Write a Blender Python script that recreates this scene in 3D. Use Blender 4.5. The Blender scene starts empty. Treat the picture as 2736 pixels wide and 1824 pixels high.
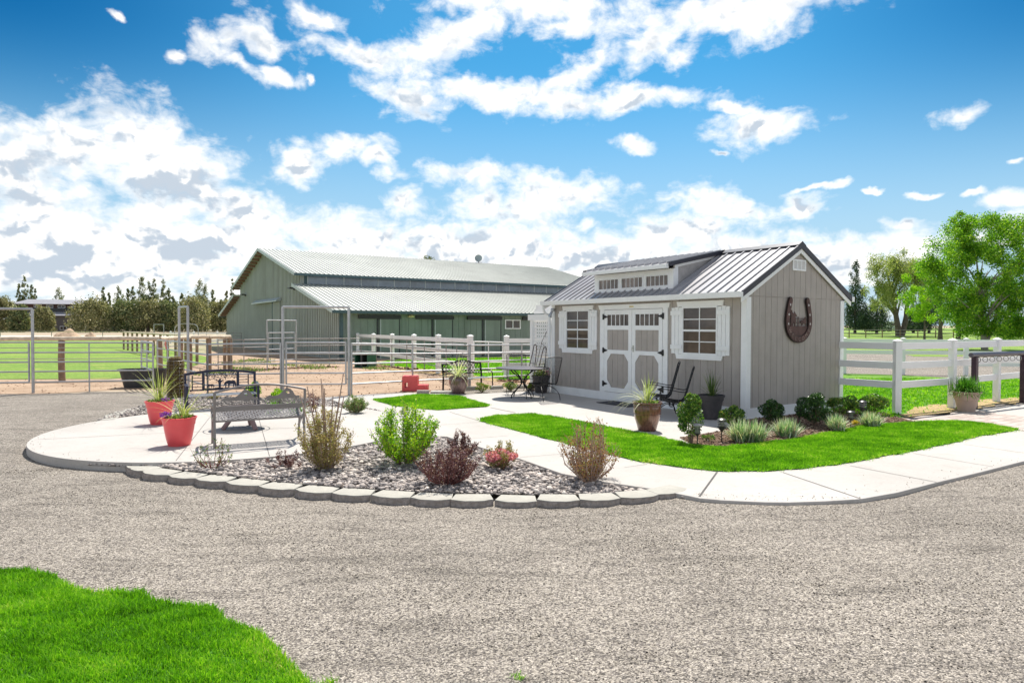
import bpy, math, random
import numpy as np
from mathutils import Vector, Matrix
from mathutils.geometry import tessellate_polygon
R = math.radians
SC = bpy.context.scene
COL = SC.collection

# ------------------------------------------------------------------ camera
FPX, PITCH, ROLL, CAMH = 1750.0, 0.0223, 0.0025, 1.86
cam_d = bpy.data.cameras.new('camera')
cam = bpy.data.objects.new('camera', cam_d)
COL.objects.link(cam)
cam_d.sensor_width = 36
cam_d.lens = FPX / 2736 * 36
cam_d.clip_start = 0.05
cam_d.clip_end = 5000
cam.matrix_world = Matrix.Translation((0, 0, CAMH)) @ Matrix.Rotation(math.pi / 2 - PITCH, 4, 'X') @ Matrix.Rotation(ROLL, 4, 'Z')
SC.camera = cam

# ------------------------------------------------------------------ light
SUN_EL = R(59.0)
SUN_AZ = R(12.0)                      # measured from +Y towards +X
sv = Vector((math.sin(SUN_AZ) * math.cos(SUN_EL), math.cos(SUN_AZ) * math.cos(SUN_EL), math.sin(SUN_EL)))
sun_d = bpy.data.lights.new('sun', 'SUN')
sun_d.energy = 3.9
sun_d.angle = R(0.5)
sun_d.color = (1.0, 0.945, 0.86)
sun = bpy.data.objects.new('sun', sun_d)
COL.objects.link(sun)
sun.rotation_euler = (-sv).to_track_quat('-Z', 'Y').to_euler()
SC.view_settings.view_transform = 'Standard'
SC.view_settings.look = 'None'
SC.view_settings.gamma = 1
SC.view_settings.exposure = 0.78
SC.cycles.max_bounces = 6
SC.cycles.diffuse_bounces = 3
SC.cycles.glossy_bounces = 3
SC.cycles.transparent_max_bounces = 8
SC.cycles.use_denoising = True

# ---- world: nishita sky and cumulus clouds, laid out by compass direction
W = bpy.data.worlds.new('World'); SC.world = W; W.use_nodes = True
nt = W.node_tree; nt.nodes.clear()
def N(t, **k):
    n = nt.nodes.new(t)
    for a, b in k.items(): setattr(n, a, b)
    return n
def L(a, b): nt.links.new(a, b)
def M(op, a, b=None, clamp=False, c=None):
    n = N('ShaderNodeMath', operation=op, use_clamp=clamp)
    for i, v in enumerate((a, b, c)):
        if v is None: continue
        if isinstance(v, (int, float)): n.inputs[i].default_value = v
        else: L(v, n.inputs[i])
    return n.outputs[0]
def SS(v, a, b, lo=0.0, hi=1.0):
    n = N('ShaderNodeMapRange', interpolation_type='SMOOTHSTEP')
    L(v, n.inputs[0])
    for i, x in enumerate((a, b, lo, hi)): n.inputs[1 + i].default_value = x
    return n.outputs[0]
sky = N('ShaderNodeTexSky', sky_type='NISHITA', sun_disc=False, sun_elevation=SUN_EL, sun_rotation=SUN_AZ)
sky.altitude = 900; sky.air_density = 1.15; sky.dust_density = 0.35; sky.ozone_density = 2.2
tc = N('ShaderNodeTexCoord'); sep = N('ShaderNodeSeparateXYZ'); L(tc.outputs['Generated'], sep.inputs[0])
az = M('ARCTAN2', sep.outputs[0], sep.outputs[1]); el = M('ARCSINE', sep.outputs[2])
com = N('ShaderNodeCombineXYZ'); L(az, com.inputs[0]); L(el, com.inputs[1])
p = com.outputs[0]
# (x, y, half width, half height, tilt in degrees) measured on a 2352 wide view of the sky, turned into azimuth / elevation
CLOUDS = [
 (1230,15,270,48,0),(1700,20,330,78,-4),(1500,95,120,55,-25),(1290,60,120,30,0),
 (850,132,170,44,2),(1010,110,130,58,-14),(1100,60,90,40,-20),
 (930,228,120,46,6),(1180,215,330,40,4),(1450,225,260,30,4),(1330,165,150,40,-24),(1560,120,60,34,-35),
 (1745,285,130,48,-4),(1680,238,110,18,8),(2200,275,74,27,0),
 (505,95,55,60,40),(600,90,60,50,50),(640,175,60,24,10),(565,160,50,22,20),(712,28,66,34,0),(420,135,26,18,20),(285,45,20,13,30),(703,188,10,16,0),
 (160,330,190,95,-6),(60,420,160,150,0),(300,330,150,110,8),(420,430,220,120,18),(560,480,170,90,25),(200,540,330,130,0),(560,570,300,80,6),(0,600,220,60,0),
 (690,375,58,42,20),(790,350,90,26,-8),(860,375,70,22,25),(880,402,28,18,0),
 (1075,408,110,36,0),(1320,445,150,48,4),(1180,480,200,62,0),(935,475,60,40,0),(830,540,260,60,4),(1100,560,300,70,0),
 (1340,590,260,60,-4),(1620,470,95,42,12),(1705,492,75,32,0),(1845,470,68,26,0),(1885,430,95,9,-5),(1345,515,35,18,0),
 (1560,540,190,46,-8),(1740,575,240,44,0),(1440,332,52,24,15),(2130,443,44,8,0),(2335,378,26,10,-10),(2250,448,24,8,0),
 (2100,552,80,40,10),(2075,505,50,14,10),(1900,560,60,22,0),(2320,470,60,26,0),(2330,520,90,36,0),(1650,358,16,8,0),(2005,436,26,5,0),
]
def ae(x, y):
    px, py = x * 1.16327 - 1368, 912 - y * 1.16327
    X = px * math.cos(ROLL) - py * math.sin(ROLL); Y = px * math.sin(ROLL) + py * math.cos(ROLL)
    u = Y / FPX
    d = Vector((X / FPX, math.cos(PITCH) + u * math.sin(PITCH), -math.sin(PITCH) + u * math.cos(PITCH))).normalized()
    return math.atan2(d.x, d.y), math.asin(d.z)
# warp so that outlines are lobed
nz0 = N('ShaderNodeTexNoise'); nz0.inputs['Scale'].default_value = 5.0; nz0.inputs['Detail'].default_value = 6
L(p, nz0.inputs['Vector'])
wv = N('ShaderNodeVectorMath', operation='SUBTRACT'); L(nz0.outputs['Color'], wv.inputs[0]); wv.inputs[1].default_value = (.5, .5, .5)
ws = N('ShaderNodeVectorMath', operation='SCALE'); L(wv.outputs[0], ws.inputs[0]); ws.inputs['Scale'].default_value = 0.07
pw0 = N('ShaderNodeVectorMath', operation='ADD'); L(p, pw0.inputs[0]); L(ws.outputs[0], pw0.inputs[1])
nz1 = N('ShaderNodeTexNoise'); nz1.inputs['Scale'].default_value = 26; nz1.inputs['Detail'].default_value = 5; L(p, nz1.inputs['Vector'])
wv1 = N('ShaderNodeVectorMath', operation='SUBTRACT'); L(nz1.outputs['Color'], wv1.inputs[0]); wv1.inputs[1].default_value = (.5, .5, .5)
ws1 = N('ShaderNodeVectorMath', operation='SCALE'); L(wv1.outputs[0], ws1.inputs[0]); ws1.inputs['Scale'].default_value = 0.032
pw = N('ShaderNodeVectorMath', operation='ADD'); L(pw0.outputs[0], pw.inputs[0]); L(ws1.outputs[0], pw.inputs[1])
field = None
for (x, y, rx, ry, tilt) in CLOUDS:
    a0, e0 = ae(x, y); a1, _ = ae(x + rx, y); _, e1 = ae(x, y - ry)
    mp = N('ShaderNodeMapping', vector_type='TEXTURE')
    mp.inputs['Location'].default_value = (a0, e0, 0)
    mp.inputs['Rotation'].default_value = (0, 0, -R(tilt))
    mp.inputs['Scale'].default_value = (a1 - a0, e1 - e0, 1)
    L(pw.outputs[0], mp.inputs[0])
    sx = N('ShaderNodeVectorMath', operation='MULTIPLY'); L(mp.outputs[0], sx.inputs[0]); sx.inputs[1].default_value = (1, 1, 0)
    ln = N('ShaderNodeVectorMath', operation='LENGTH'); L(sx.outputs[0], ln.inputs[0])
    f = M('SUBTRACT', 1.0, ln.outputs['Value'])
    if field is None: field = f
    else:
        s = N('ShaderNodeMath', operation='SMOOTH_MAX'); L(field, s.inputs[0]); L(f, s.inputs[1]); s.inputs[2].default_value = 0.18
        field = s.outputs[0]
field = M('MAXIMUM', field, -1.0)
# unseen broken cloud added overhead and behind the camera for neutral fill light
behind = M('MAXIMUM', SS(M('ABSOLUTE', az), .85, 1.2), SS(el, .62, .85))
field = M('MAXIMUM', field, M('SUBTRACT', M('MULTIPLY', behind, 1.12), 1.0))
def fbm(scale, det, off=(0, 0, 0), ys=1.7, rough=.6, dist=0.0):
    mp = N('ShaderNodeMapping'); mp.inputs['Location'].default_value = off; mp.inputs['Scale'].default_value = (1, ys, 1)
    L(p, mp.inputs[0])
    n = N('ShaderNodeTexNoise'); n.inputs['Scale'].default_value = scale; n.inputs['Detail'].default_value = det
    n.inputs['Roughness'].default_value = rough; n.inputs['Distortion'].default_value = dist
    L(mp.outputs[0], n.inputs['Vector']); return n.outputs[0]
n1 = fbm(17, 10, rough=.64, dist=.35)
n1s = fbm(9, 4, (0, 0, 0), rough=.5)
n1u = fbm(9, 4, (0.0, 0.06, 0), rough=.5)
n2 = fbm(6, 7, (3.1, 1.7, 0), ys=3.2, rough=.6, dist=.4)
n3 = fbm(4.5, 5, (7.7, 2.2, 0), ys=3.6, rough=.6)
def puff(scale, off):
    mp = N('ShaderNodeMapping'); mp.inputs['Location'].default_value = off; mp.inputs['Scale'].default_value = (1, 1.25, 1); L(pwf, mp.inputs[0])
    v = N('ShaderNodeTexVoronoi', feature='F1'); v.inputs['Scale'].default_value = scale
    v.inputs['Detail'].default_value = 2.5; v.inputs['Roughness'].default_value = .62; v.inputs['Lacunarity'].default_value = 2.3; v.normalize = True
    L(mp.outputs[0], v.inputs['Vector']); return v.outputs['Distance']
pf = N('ShaderNodeVectorMath', operation='ADD'); L(p, pf.inputs[0])
pws = N('ShaderNodeVectorMath', operation='SCALE'); L(wv1.outputs[0], pws.inputs[0]); pws.inputs['Scale'].default_value = 0.035; L(pws.outputs[0], pf.inputs[1]); pwf = pf.outputs[0]
b1, b2 = puff(15, (0, 0, 0)), puff(15, (-.004, .016, 0))
dens = M('ADD', M('MULTIPLY', field, .85), M('ADD', M('MULTIPLY', M('SUBTRACT', n1, .5), 2.0), M('MULTIPLY', M('SUBTRACT', .33, b1), 1.9)))
# flat, broken layers low over the horizon everywhere
low = SS(el, .155, .07)
dens = M('ADD', dens, M('MULTIPLY', low, M('ADD', 0.60, M('MULTIPLY', M('SUBTRACT', n3, .5), 4.6))))
alpha = M('POWER', SS(dens, -0.16, 0.80), .85)
relief = M('MULTIPLY', M('ADD', M('MULTIPLY', M('SUBTRACT', n1u, n1s), 4.2), M('MULTIPLY', M('SUBTRACT', b1, b2), 9.0)), SS(el, .50, .22, .25, 1.0))
leftmass = SS(az, 0.02, -0.5)
core = SS(dens, 0.05, 1.0)
greyamt = M('ADD', M('MULTIPLY', SS(n2, .30, .80), M('ADD', .40, M('MULTIPLY', M('MULTIPLY', leftmass, SS(el, .5, .12)), .85))), relief)
greyamt = M('MULTIPLY', SS(M('MULTIPLY', greyamt, core), 0.0, 1.0), .80)
cc = N('ShaderNodeMix', data_type='RGBA'); L(greyamt, cc.inputs['Factor'])
CB = 7.0
cc.inputs['A'].default_value = (CB * .84, CB * .83, CB * .81, 1); cc.inputs['B'].default_value = (CB * .31, CB * .385, CB * .475, 1)
# milky air near the horizon
hz = N('ShaderNodeMix', data_type='RGBA'); L(SS(el, .40, 0.0, 0.0, .92), hz.inputs['Factor'])
tint = N('ShaderNodeMix', data_type='RGBA', blend_type='MULTIPLY'); tint.inputs['Factor'].default_value = 1
L(sky.outputs[0], tint.inputs['A']); tint.inputs['B'].default_value = (.16, .53, .62, 1)
L(tint.outputs['Result'], hz.inputs['A']); hz.inputs['B'].default_value = (CB * .42, CB * .51, CB * .60, 1)
# lens corner darkening painted into the sky colour, to the sides and higher up
away = M('MULTIPLY', SS(M('ABSOLUTE', M('SUBTRACT', az, SUN_AZ * .3)), .20, .78), SS(el, .12, .42))
dk = N('ShaderNodeMix', data_type='RGBA', blend_type='MULTIPLY'); L(away, dk.inputs['Factor']); L(hz.outputs['Result'], dk.inputs['A']); dk.inputs['B'].default_value = (.05, .40, .58, 1)
hz = dk
mx = N('ShaderNodeMix', data_type='RGBA'); L(alpha, mx.inputs['Factor']); L(hz.outputs['Result'], mx.inputs['A']); L(cc.outputs['Result'], mx.inputs['B'])
bg = N('ShaderNodeBackground'); bg.inputs['Strength'].default_value = 0.12
L(mx.outputs['Result'], bg.inputs[0])
wo = N('ShaderNodeOutputWorld'); L(bg.outputs[0], wo.inputs[0])
W.cycles.sampling_method = 'MANUAL'; W.cycles.sample_map_resolution = 512

# ------------------------------------------------------------------ measuring: the point of the ground a line of sight meets
def ray(px, py):
    X = px - 1368; Yu = 912 - py
    cr, sr = math.cos(ROLL), math.sin(ROLL)
    Xo = X * cr - Yu * sr; Yo = X * sr + Yu * cr
    u = Yo / FPX; cp, sp = math.cos(PITCH), math.sin(PITCH)
    return Xo / FPX, cp + u * sp, -sp + u * cp
def G(px, py, z=0.0):
    r = ray(px, py); t = (z - CAMH) / r[2]
    return Vector((r[0] * t, r[1] * t, z))
def HZ(px, py, d):                      # point at depth d along a line of sight
    r = ray(px, py); t = d / r[1]
    return Vector((r[0] * t, d, CAMH + r[2] * t))

# ------------------------------------------------------------------ materials
def newmat(name):
    m = bpy.data.materials.new(name); m.use_nodes = True
    n = m.node_tree; n.nodes.clear()
    return m, n
class NT:
    def __init__(s, name):
        s.m, s.t = newmat(name); s.out = s.n('ShaderNodeOutputMaterial')
    def n(s, t, **k):
        x = s.t.nodes.new(t)
        for a, b in k.items(): setattr(x, a, b)
        return x
    def l(s, a, b): s.t.links.new(a, b)
    def mix(s, f, a, b, blend='MIX'):
        x = s.n('ShaderNodeMix', data_type='RGBA', blend_type=blend)
        for k, v in (('Factor', f), ('A', a), ('B', b)):
            if isinstance(v, (int, float)): x.inputs[k].default_value = v
            elif isinstance(v, tuple): x.inputs[k].default_value = (*v[:3], 1)
            else: s.l(v, x.inputs[k])
        return x.outputs['Result']
    def noise(s, vec, scale, det=3, rough=.55, dist=0):
        x = s.n('ShaderNodeTexNoise'); x.inputs['Scale'].default_value = scale; x.inputs['Detail'].default_value = det
        x.inputs['Roughness'].default_value = rough; x.inputs['Distortion'].default_value = dist
        s.l(vec, x.inputs['Vector']); return x
    def ramp(s, v, *stops):
        x = s.n('ShaderNodeValToRGB'); cr = x.color_ramp
        while len(cr.elements) < len(stops): cr.elements.new(.5)
        for e, (pos, c) in zip(cr.elements, stops):
            e.position = pos; e.color = (*c, 1) if isinstance(c, tuple) else (c, c, c, 1)
        s.l(v, x.inputs[0]); return x.outputs[0]
    def coord(s, kind='Object', scale=None):
        if kind == 'Position':
            v = s.n('ShaderNodeNewGeometry').outputs['Position']
        else: v = s.n('ShaderNodeTexCoord').outputs[kind]
        if scale:
            mp = s.n('ShaderNodeMapping'); mp.inputs['Scale'].default_value = scale; s.l(v, mp.inputs[0]); v = mp.outputs[0]
        return v
    def math(s, op, a, b=0.0, clamp=False):
        x = s.n('ShaderNodeMath', operation=op, use_clamp=clamp)
        for i, v in enumerate((a, b)):
            if isinstance(v, (int, float)): x.inputs[i].default_value = v
            else: s.l(v, x.inputs[i])
        return x.outputs[0]
    def bsdf(s, col, rough=.6, metal=0, bump=None, bstr=.3, bdist=.01, spec=.5, coat=0):
        b = s.n('ShaderNodeBsdfPrincipled'); b.inputs['Metallic'].default_value = metal
        b.inputs['Specular IOR Level'].default_value = spec
        if coat: b.inputs['Coat Weight'].default_value = coat; b.inputs['Coat Roughness'].default_value = .15
        for k, v in (('Base Color', col), ('Roughness', rough)):
            if isinstance(v, (int, float)): b.inputs[k].default_value = v
            elif isinstance(v, tuple): b.inputs[k].default_value = (*v[:3], 1)
            else: s.l(v, b.inputs[k])
        if bump is not None:
            bp = s.n('ShaderNodeBump'); bp.inputs['Strength'].default_value = bstr; bp.inputs['Distance'].default_value = bdist
            s.l(bump, bp.inputs['Height']); s.l(bp.outputs[0], b.inputs['Normal'])
        s.l(b.outputs[0], s.out.inputs[0]); return b

def sc3(c, k): return tuple(min(1, x * k) for x in c)
def plain(name, col, rough=.55, metal=0, var=.18, scale=6, bstr=.15, bdist=.004, bscale=60, spec=.5, coat=0, dirt=None, streak=None):
    s = NT(name); v = s.coord()
    nz = s.noise(v, scale, 5)
    c = s.ramp(nz.outputs[0], (.3, sc3(col, 1 - var)), (.7, sc3(col, 1 + var)))
    if dirt:
        d = s.noise(v, dirt[1], 6, .7)
        c = s.mix(s.ramp(d.outputs[0], (.52, 0.0), (.72, dirt[2])), c, dirt[0])
    if streak:
        d = s.noise(s.coord('Object', (streak[1], streak[1], streak[1] * .07)), 1, 6, .65)
        c = s.mix(s.ramp(d.outputs[0], (.48, 0.0), (.70, streak[2])), c, streak[0])
    s.bsdf(c, rough, metal, s.noise(v, bscale, 3).outputs[0], bstr, bdist, spec, coat)
    return s.m
def attr_mat(name, stops, rough=.6, transl=.0, spec=.3, metal=0, noise=None):
    s = NT(name); a = s.n('ShaderNodeAttribute'); a.attribute_name = 'rnd'
    c = s.ramp(a.outputs['Fac'], *stops)
    if noise:
        nz = s.noise(s.coord('Position'), noise[0], 3)
        c = s.mix(s.ramp(nz.outputs[0], (.4, 0.0), (.6, 1.0)), c, s.mix(1.0, c, noise[1], 'MULTIPLY'))
    b = s.bsdf(c, rough, metal, spec=spec)
    if transl:
        tr = s.n('ShaderNodeBsdfTranslucent'); s.l(s.mix(1.0, c, (1.25, 1.35, .6), 'MULTIPLY'), tr.inputs[0])
        mxs = s.n('ShaderNodeMixShader'); mxs.inputs[0].default_value = transl
        s.l(b.outputs[0], mxs.inputs[1]); s.l(tr.outputs[0], mxs.inputs[2]); s.l(mxs.outputs[0], s.out.inputs[0])
    return s.m

# ------------------------------------------------------------------ mesh helpers
class MB:
    def __init__(s): s.v = []; s.f = []; s.cuts = []
    def cut(s):
        if s.v: s.cuts.append((len(s.v), len(s.f)))
        return s
    def add(s, vs, fs):
        o = len(s.v); s.v += [tuple(x) for x in vs]; s.f += [tuple(o + i for i in f) for f in fs]; return s
    def box(s, x0, x1, y0, y1, z0, z1):
        return s.add([(x, y, z) for z in (z0, z1) for y in (y0, y1) for x in (x0, x1)],
                     [(0, 2, 3, 1), (4, 5, 7, 6), (0, 1, 5, 4), (2, 6, 7, 3), (0, 4, 6, 2), (1, 3, 7, 5)])
    def bar(s, a, b, w, h, up=(0, 0, 1)):
        a, b = Vector(a), Vector(b); d = (b - a).normalized(); up = Vector(up)
        if abs(d.dot(up)) > .98: up = Vector((0, 1, 0))
        x = d.cross(up).normalized(); y = x.cross(d).normalized()
        return s.add([q + x * (i * w / 2) + y * (j * h / 2) for q in (a, b) for i, j in ((-1, -1), (1, -1), (1, 1), (-1, 1))],
                     [(3, 2, 1, 0), (4, 5, 6, 7), (0, 1, 5, 4), (1, 2, 6, 5), (2, 3, 7, 6), (3, 0, 4, 7)])
    def tube(s, pts, r, n=8, closed=False, caps=True):
        pts = [Vector(q) for q in pts]; m = len(pts)
        rs = r if isinstance(r, (list, tuple)) else [r] * m
        rings = []; prev = None
        for i, q in enumerate(pts):
            if closed: d = pts[(i + 1) % m] - pts[i - 1]
            else: d = pts[min(i + 1, m - 1)] - pts[max(i - 1, 0)]
            d = d.normalized() if d.length > 1e-9 else Vector((0, 0, 1))
            if prev is None:
                t = Vector((0, 0, 1)) if abs(d.z) < .9 else Vector((1, 0, 0))
                x = d.cross(t).normalized()
            else:
                x = prev - d * prev.dot(d); x = x.normalized() if x.length > 1e-6 else d.orthogonal().normalized()
            prev = x; y = d.cross(x)
            rings.append([q + (x * math.cos(2 * math.pi * k / n) + y * math.sin(2 * math.pi * k / n)) * rs[i] for k in range(n)])
        vs = [v for rg in rings for v in rg]; fs = []
        for i in range(m if closed else m - 1):
            j = (i + 1) % m
            for k in range(n): fs.append((i * n + k, i * n + (k + 1) % n, j * n + (k + 1) % n, j * n + k))
        if caps and not closed: fs += [tuple(range(n - 1, -1, -1)), tuple((m - 1) * n + k for k in range(n))]
        return s.add(vs, fs)
    def lathe(s, prof, n=32, c=(0, 0, 0), mod=None):
        vs = []
        for (r, z) in prof:
            for k in range(n):
                a = 2 * math.pi * k / n; rr = r * (mod(a, z) if mod else 1)
                vs.append((c[0] + rr * math.cos(a), c[1] + rr * math.sin(a), c[2] + z))
        fs = []
        for i in range(len(prof) - 1):
            for k in range(n): fs.append((i * n + k, i * n + (k + 1) % n, (i + 1) * n + (k + 1) % n, (i + 1) * n + k))
        return s.add(vs, fs)
    def prism(s, poly, o, u, w, t, holes=()):
        """polygon in the (u, w) plane through o, thickness vector t"""
        o, u, w, t = Vector(o), Vector(u), Vector(w), Vector(t)
        loops = [list(poly)] + [list(h) for h in holes]
        flat = [q for lp in loops for q in lp]
        tri = tessellate_polygon([[Vector((a, b, 0)) for a, b in lp] for lp in loops])
        nn = len(flat)
        vs = [o + u * a + w * b for a, b in flat] + [o + u * a + w * b + t for a, b in flat]
        fs = [tuple(x) for x in tri] + [tuple(nn + i for i in reversed(x)) for x in tri]
        k = 0
        for lp in loops:
            m = len(lp)
            for i in range(m): fs.append((k + i, k + (i + 1) % m, nn + k + (i + 1) % m, nn + k + i))
            k += m
        return s.add(vs, fs)
    def quad(s, *vs): return s.add(vs, [tuple(range(len(vs)))])
    def build(s, name, mat, parent=None, smooth=False, loc=None, rot=None, bevel=0):
        if s.cuts:                       # pieces marked with cut() become parts of their own
            s.cuts.append((len(s.v), len(s.f))); v0 = f0 = 0; o = None
            for v1, f1 in s.cuts:
                if f1 > f0:
                    q = MB(); q.v = s.v[v0:v1]; q.f = [tuple(i - v0 for i in f) for f in s.f[f0:f1]]
                    o = q.build(name, mat, parent, smooth, loc, rot, bevel)
                v0, f0 = v1, f1
            return o
        me = bpy.data.meshes.new(name); me.from_pydata(s.v, [], s.f); me.validate(); me.update()
        if smooth: me.shade_smooth()
        import bmesh
        bm = bmesh.new(); bm.from_mesh(me); bmesh.ops.recalc_face_normals(bm, faces=bm.faces); bm.to_mesh(me); bm.free()
        me.materials.append(mat)
        o = bpy.data.objects.new(name, me); COL.objects.link(o)
        if parent: o.parent = parent
        if loc is not None: o.location = loc
        if rot is not None: o.rotation_euler = rot
        if smooth:
            try: me.set_sharp_from_angle(angle=R(42))
            except Exception: pass
        if bevel:
            b = o.modifiers.new('bevel', 'BEVEL'); b.width = bevel; b.segments = 2; b.limit_method = 'ANGLE'; b.angle_limit = R(40)
        return o
def np_mesh(name, V, F, mat, rnd=None, parent=None, smooth=False, loc=None):
    V = np.asarray(V, np.float32).reshape(-1, 3); F = np.asarray(F, np.int32)
    me = bpy.data.meshes.new(name); k = F.shape[1]; nf = len(F)
    me.vertices.add(len(V)); me.vertices.foreach_set('co', V.ravel())
    me.loops.add(nf * k); me.loops.foreach_set('vertex_index', F.ravel())
    me.polygons.add(nf); me.polygons.foreach_set('loop_start', np.arange(0, nf * k, k, dtype=np.int32))
    me.update(calc_edges=True)
    if rnd is not None:
        a = me.attributes.new('rnd', 'FLOAT', 'FACE'); a.data.foreach_set('value', np.asarray(rnd, np.float32))
    if smooth: me.shade_smooth()
    me.materials.append(mat)
    o = bpy.data.objects.new(name, me); COL.objects.link(o)
    if parent: o.parent = parent
    if loc is not None: o.location = loc
    return o
def tag(o, label=None, cat=None, group=None, kind=None):
    if label: o['label'] = label
    if cat: o['category'] = cat
    if group: o['group'] = group
    if kind: o['kind'] = kind
    return o
def thing(name, label, cat, loc=(0, 0, 0), rz=0, group=None):
    o = bpy.data.objects.new(name, None); COL.objects.link(o); o.empty_display_size = .1
    o.location = loc; o.rotation_euler = (0, 0, rz)
    return tag(o, label, cat, group)
def struct(o): o['kind'] = 'structure'; return o
def copy_tree(o, parent=None):
    c = o.copy(); COL.objects.link(c)
    if parent: c.parent = parent
    for ch in list(o.children): copy_tree(ch, c)
    return c
rng = np.random.default_rng(7)
def in_poly(P, poly):
    x, y = P[:, 0], P[:, 1]; c = np.zeros(len(P), bool); n = len(poly); j = n - 1
    for i in range(n):
        xi, yi = poly[i][0], poly[i][1]; xj, yj = poly[j][0], poly[j][1]
        hit = ((yi > y) != (yj > y)) & (x < (xj - xi) * (y - yi) / (yj - yi + 1e-12) + xi)
        c ^= hit; j = i
    return c
def sample_poly(poly, dens):
    P = np.array([(q[0], q[1]) for q in poly]); lo, hi = P.min(0), P.max(0)
    n = int(dens * (hi - lo).prod()); S = rng.uniform(lo, hi, (n, 2))
    return S[in_poly(S, P)]
def gz(x, y):
    """height of the bare ground (patio concrete is 0)"""
    x = np.asarray(x, float); y = np.asarray(y, float)
    sm = lambda t: np.clip(t, 0, 1) ** 2 * (3 - 2 * np.clip(t, 0, 1))
    a = -0.13 + .083 * sm((x + 1) / 3.5)
    z = a + (-0.012 - a) * sm((y - 9.5) / 4)
    z = z + .013 * np.clip(np.minimum(x + 10, 25) / 25, 0, 1) * np.clip(y - 60, 0, 90)
    z = z + np.clip(y - 200, 0, 2000) * .004
    return z
# ================================================================== SETTING
def P2(lst, z=0.0): return [G(x, y, z) for x, y in lst]

# ---- ground materials
def gravel_mat(name, scale, cols, bstr=.9, bdist=.02, big=.35):
    s = NT(name); v = s.coord('Position')
    vo = s.n('ShaderNodeTexVoronoi'); vo.inputs['Scale'].default_value = scale; vo.inputs['Randomness'].default_value = 1; s.l(v, vo.inputs['Vector'])
    vo2 = s.n('ShaderNodeTexVoronoi'); vo2.inputs['Scale'].default_value = scale * .47; s.l(v, vo2.inputs['Vector'])
    sp = s.n('ShaderNodeSeparateColor'); s.l(vo.outputs['Color'], sp.inputs[0])
    c = s.ramp(sp.outputs[0], *cols)
    sp2 = s.n('ShaderNodeSeparateColor'); s.l(vo2.outputs['Color'], sp2.inputs[0])
    c = s.mix(.25, c, s.ramp(sp2.outputs[1], (0, (.2, .18, .165)), (1, (.62, .56, .52))))
    b1 = s.noise(v, .55, 5, .6); b2 = s.noise(s.coord('Position', (.35, 1.6, 1)), 1.3, 4, .6)
    pat = s.math('ADD', s.math('MULTIPLY', b1.outputs[0], .6), s.math('MULTIPLY', b2.outputs[0], .4))
    c = s.mix(1.0, c, s.ramp(pat, (.36, 1 - big), (.5, 1.0), (.64, 1 + big * .6)), 'MULTIPLY')
    h = s.math('SUBTRACT', 1.0, vo.outputs['Distance']); 
    st = s.noise(s.coord('Position', (.55, 2.4, 1)), 1.9, 6, .7); cl_ = s.noise(v, 26, 4, .7)
    c = s.mix(1.0, c, s.ramp(st.outputs[0], (.36, .70), (.47, .97), (.70, 1.06)), 'MULTIPLY')
    c = s.mix(1.0, c, s.ramp(cl_.outputs[0], (.34, .70), (.46, 1.0), (.70, 1.08)), 'MULTIPLY')
    h2 = s.math('ADD', s.math('ADD', s.math('MULTIPLY', h, .6), s.math('MULTIPLY', sp.outputs[1], .8)), s.math('MULTIPLY', cl_.outputs[0], 1.6))
    s.bsdf(c, .95, 0, h2, bstr, bdist, .2)
    return s.m
m_gravel = gravel_mat('gravel', 105, ((0, (.03, .027, .024)), (.26, (.10, .088, .076)), (.46, (.27, .235, .195)), (.75, (.45, .40, .33)), (1, (.70, .63, .53))), big=.16, bdist=.012)

def dirt_mat():
    s = NT('arena_dirt'); v = s.coord('Position')
    n1 = s.noise(v, .8, 6, .65); n2 = s.noise(v, 9, 6, .75); n3 = s.noise(s.coord('Position', (.25, 1.3, 1)), 2.2, 4)
    c = s.ramp(n1.outputs[0], (.3, (.35, .245, .17)), (.7, (.54, .405, .295)))
    c = s.mix(s.ramp(n2.outputs[0], (.55, 0.0), (.75, .5)), c, (.22, .14, .095))
    c = s.mix(s.ramp(n3.outputs[0], (.5, 0.0), (.65, .4)), c, (.58, .42, .30))
    s.bsdf(c, .95, 0, n2.outputs[0], .8, .08, .1); return s.m
m_dirt = dirt_mat()
def lawn_mat(name, a, b, dead=None, sc=1.0):
    s = NT(name); v = s.coord('Position')
    n1 = s.noise(v, .5 * sc, 4, .6); n2 = s.noise(s.coord('Position', (1, .5, 1)), 22 * sc, 5, .8); n3 = s.noise(v, 1.7 * sc, 5, .7)
    c = s.ramp(n1.outputs[0], (.32, a), (.68, b))
    c = s.mix(1.0, c, s.ramp(n2.outputs[0], (.3, .45), (.7, 1.5)), 'MULTIPLY')
    if dead: c = s.mix(s.ramp(n3.outputs[0], (dead[1], 0.0), (dead[1] + .12, .85)), c, dead[0])
    s.bsdf(c, .85, 0, n2.outputs[0], .9, .06, .15); return s.m
m_lawn = lawn_mat('lawn', (.09, .24, .025), (.18, .36, .045))
m_lawnfar = lawn_mat('lawn_far', (.16, .28, .05), (.25, .36, .07), ((.42, .40, .12), .56), .5)
m_deadgrass = lawn_mat('dead_grass', (.50, .36, .17), (.66, .50, .26), ((.16, .25, .06), .60), 2.0)
def range_mat():
    s = NT('far_ground'); v = s.coord('Position'); n1 = s.noise(v, .05, 6, .65); n2 = s.noise(v, 3, 5, .7)
    c = s.ramp(n1.outputs[0], (.35, (.34, .27, .20)), (.5, (.46, .38, .29)), (.66, (.24, .27, .13)))
    s.bsdf(c, .95, 0, n2.outputs[0], .6, .1, .1); return s.m
m_range = range_mat()
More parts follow.
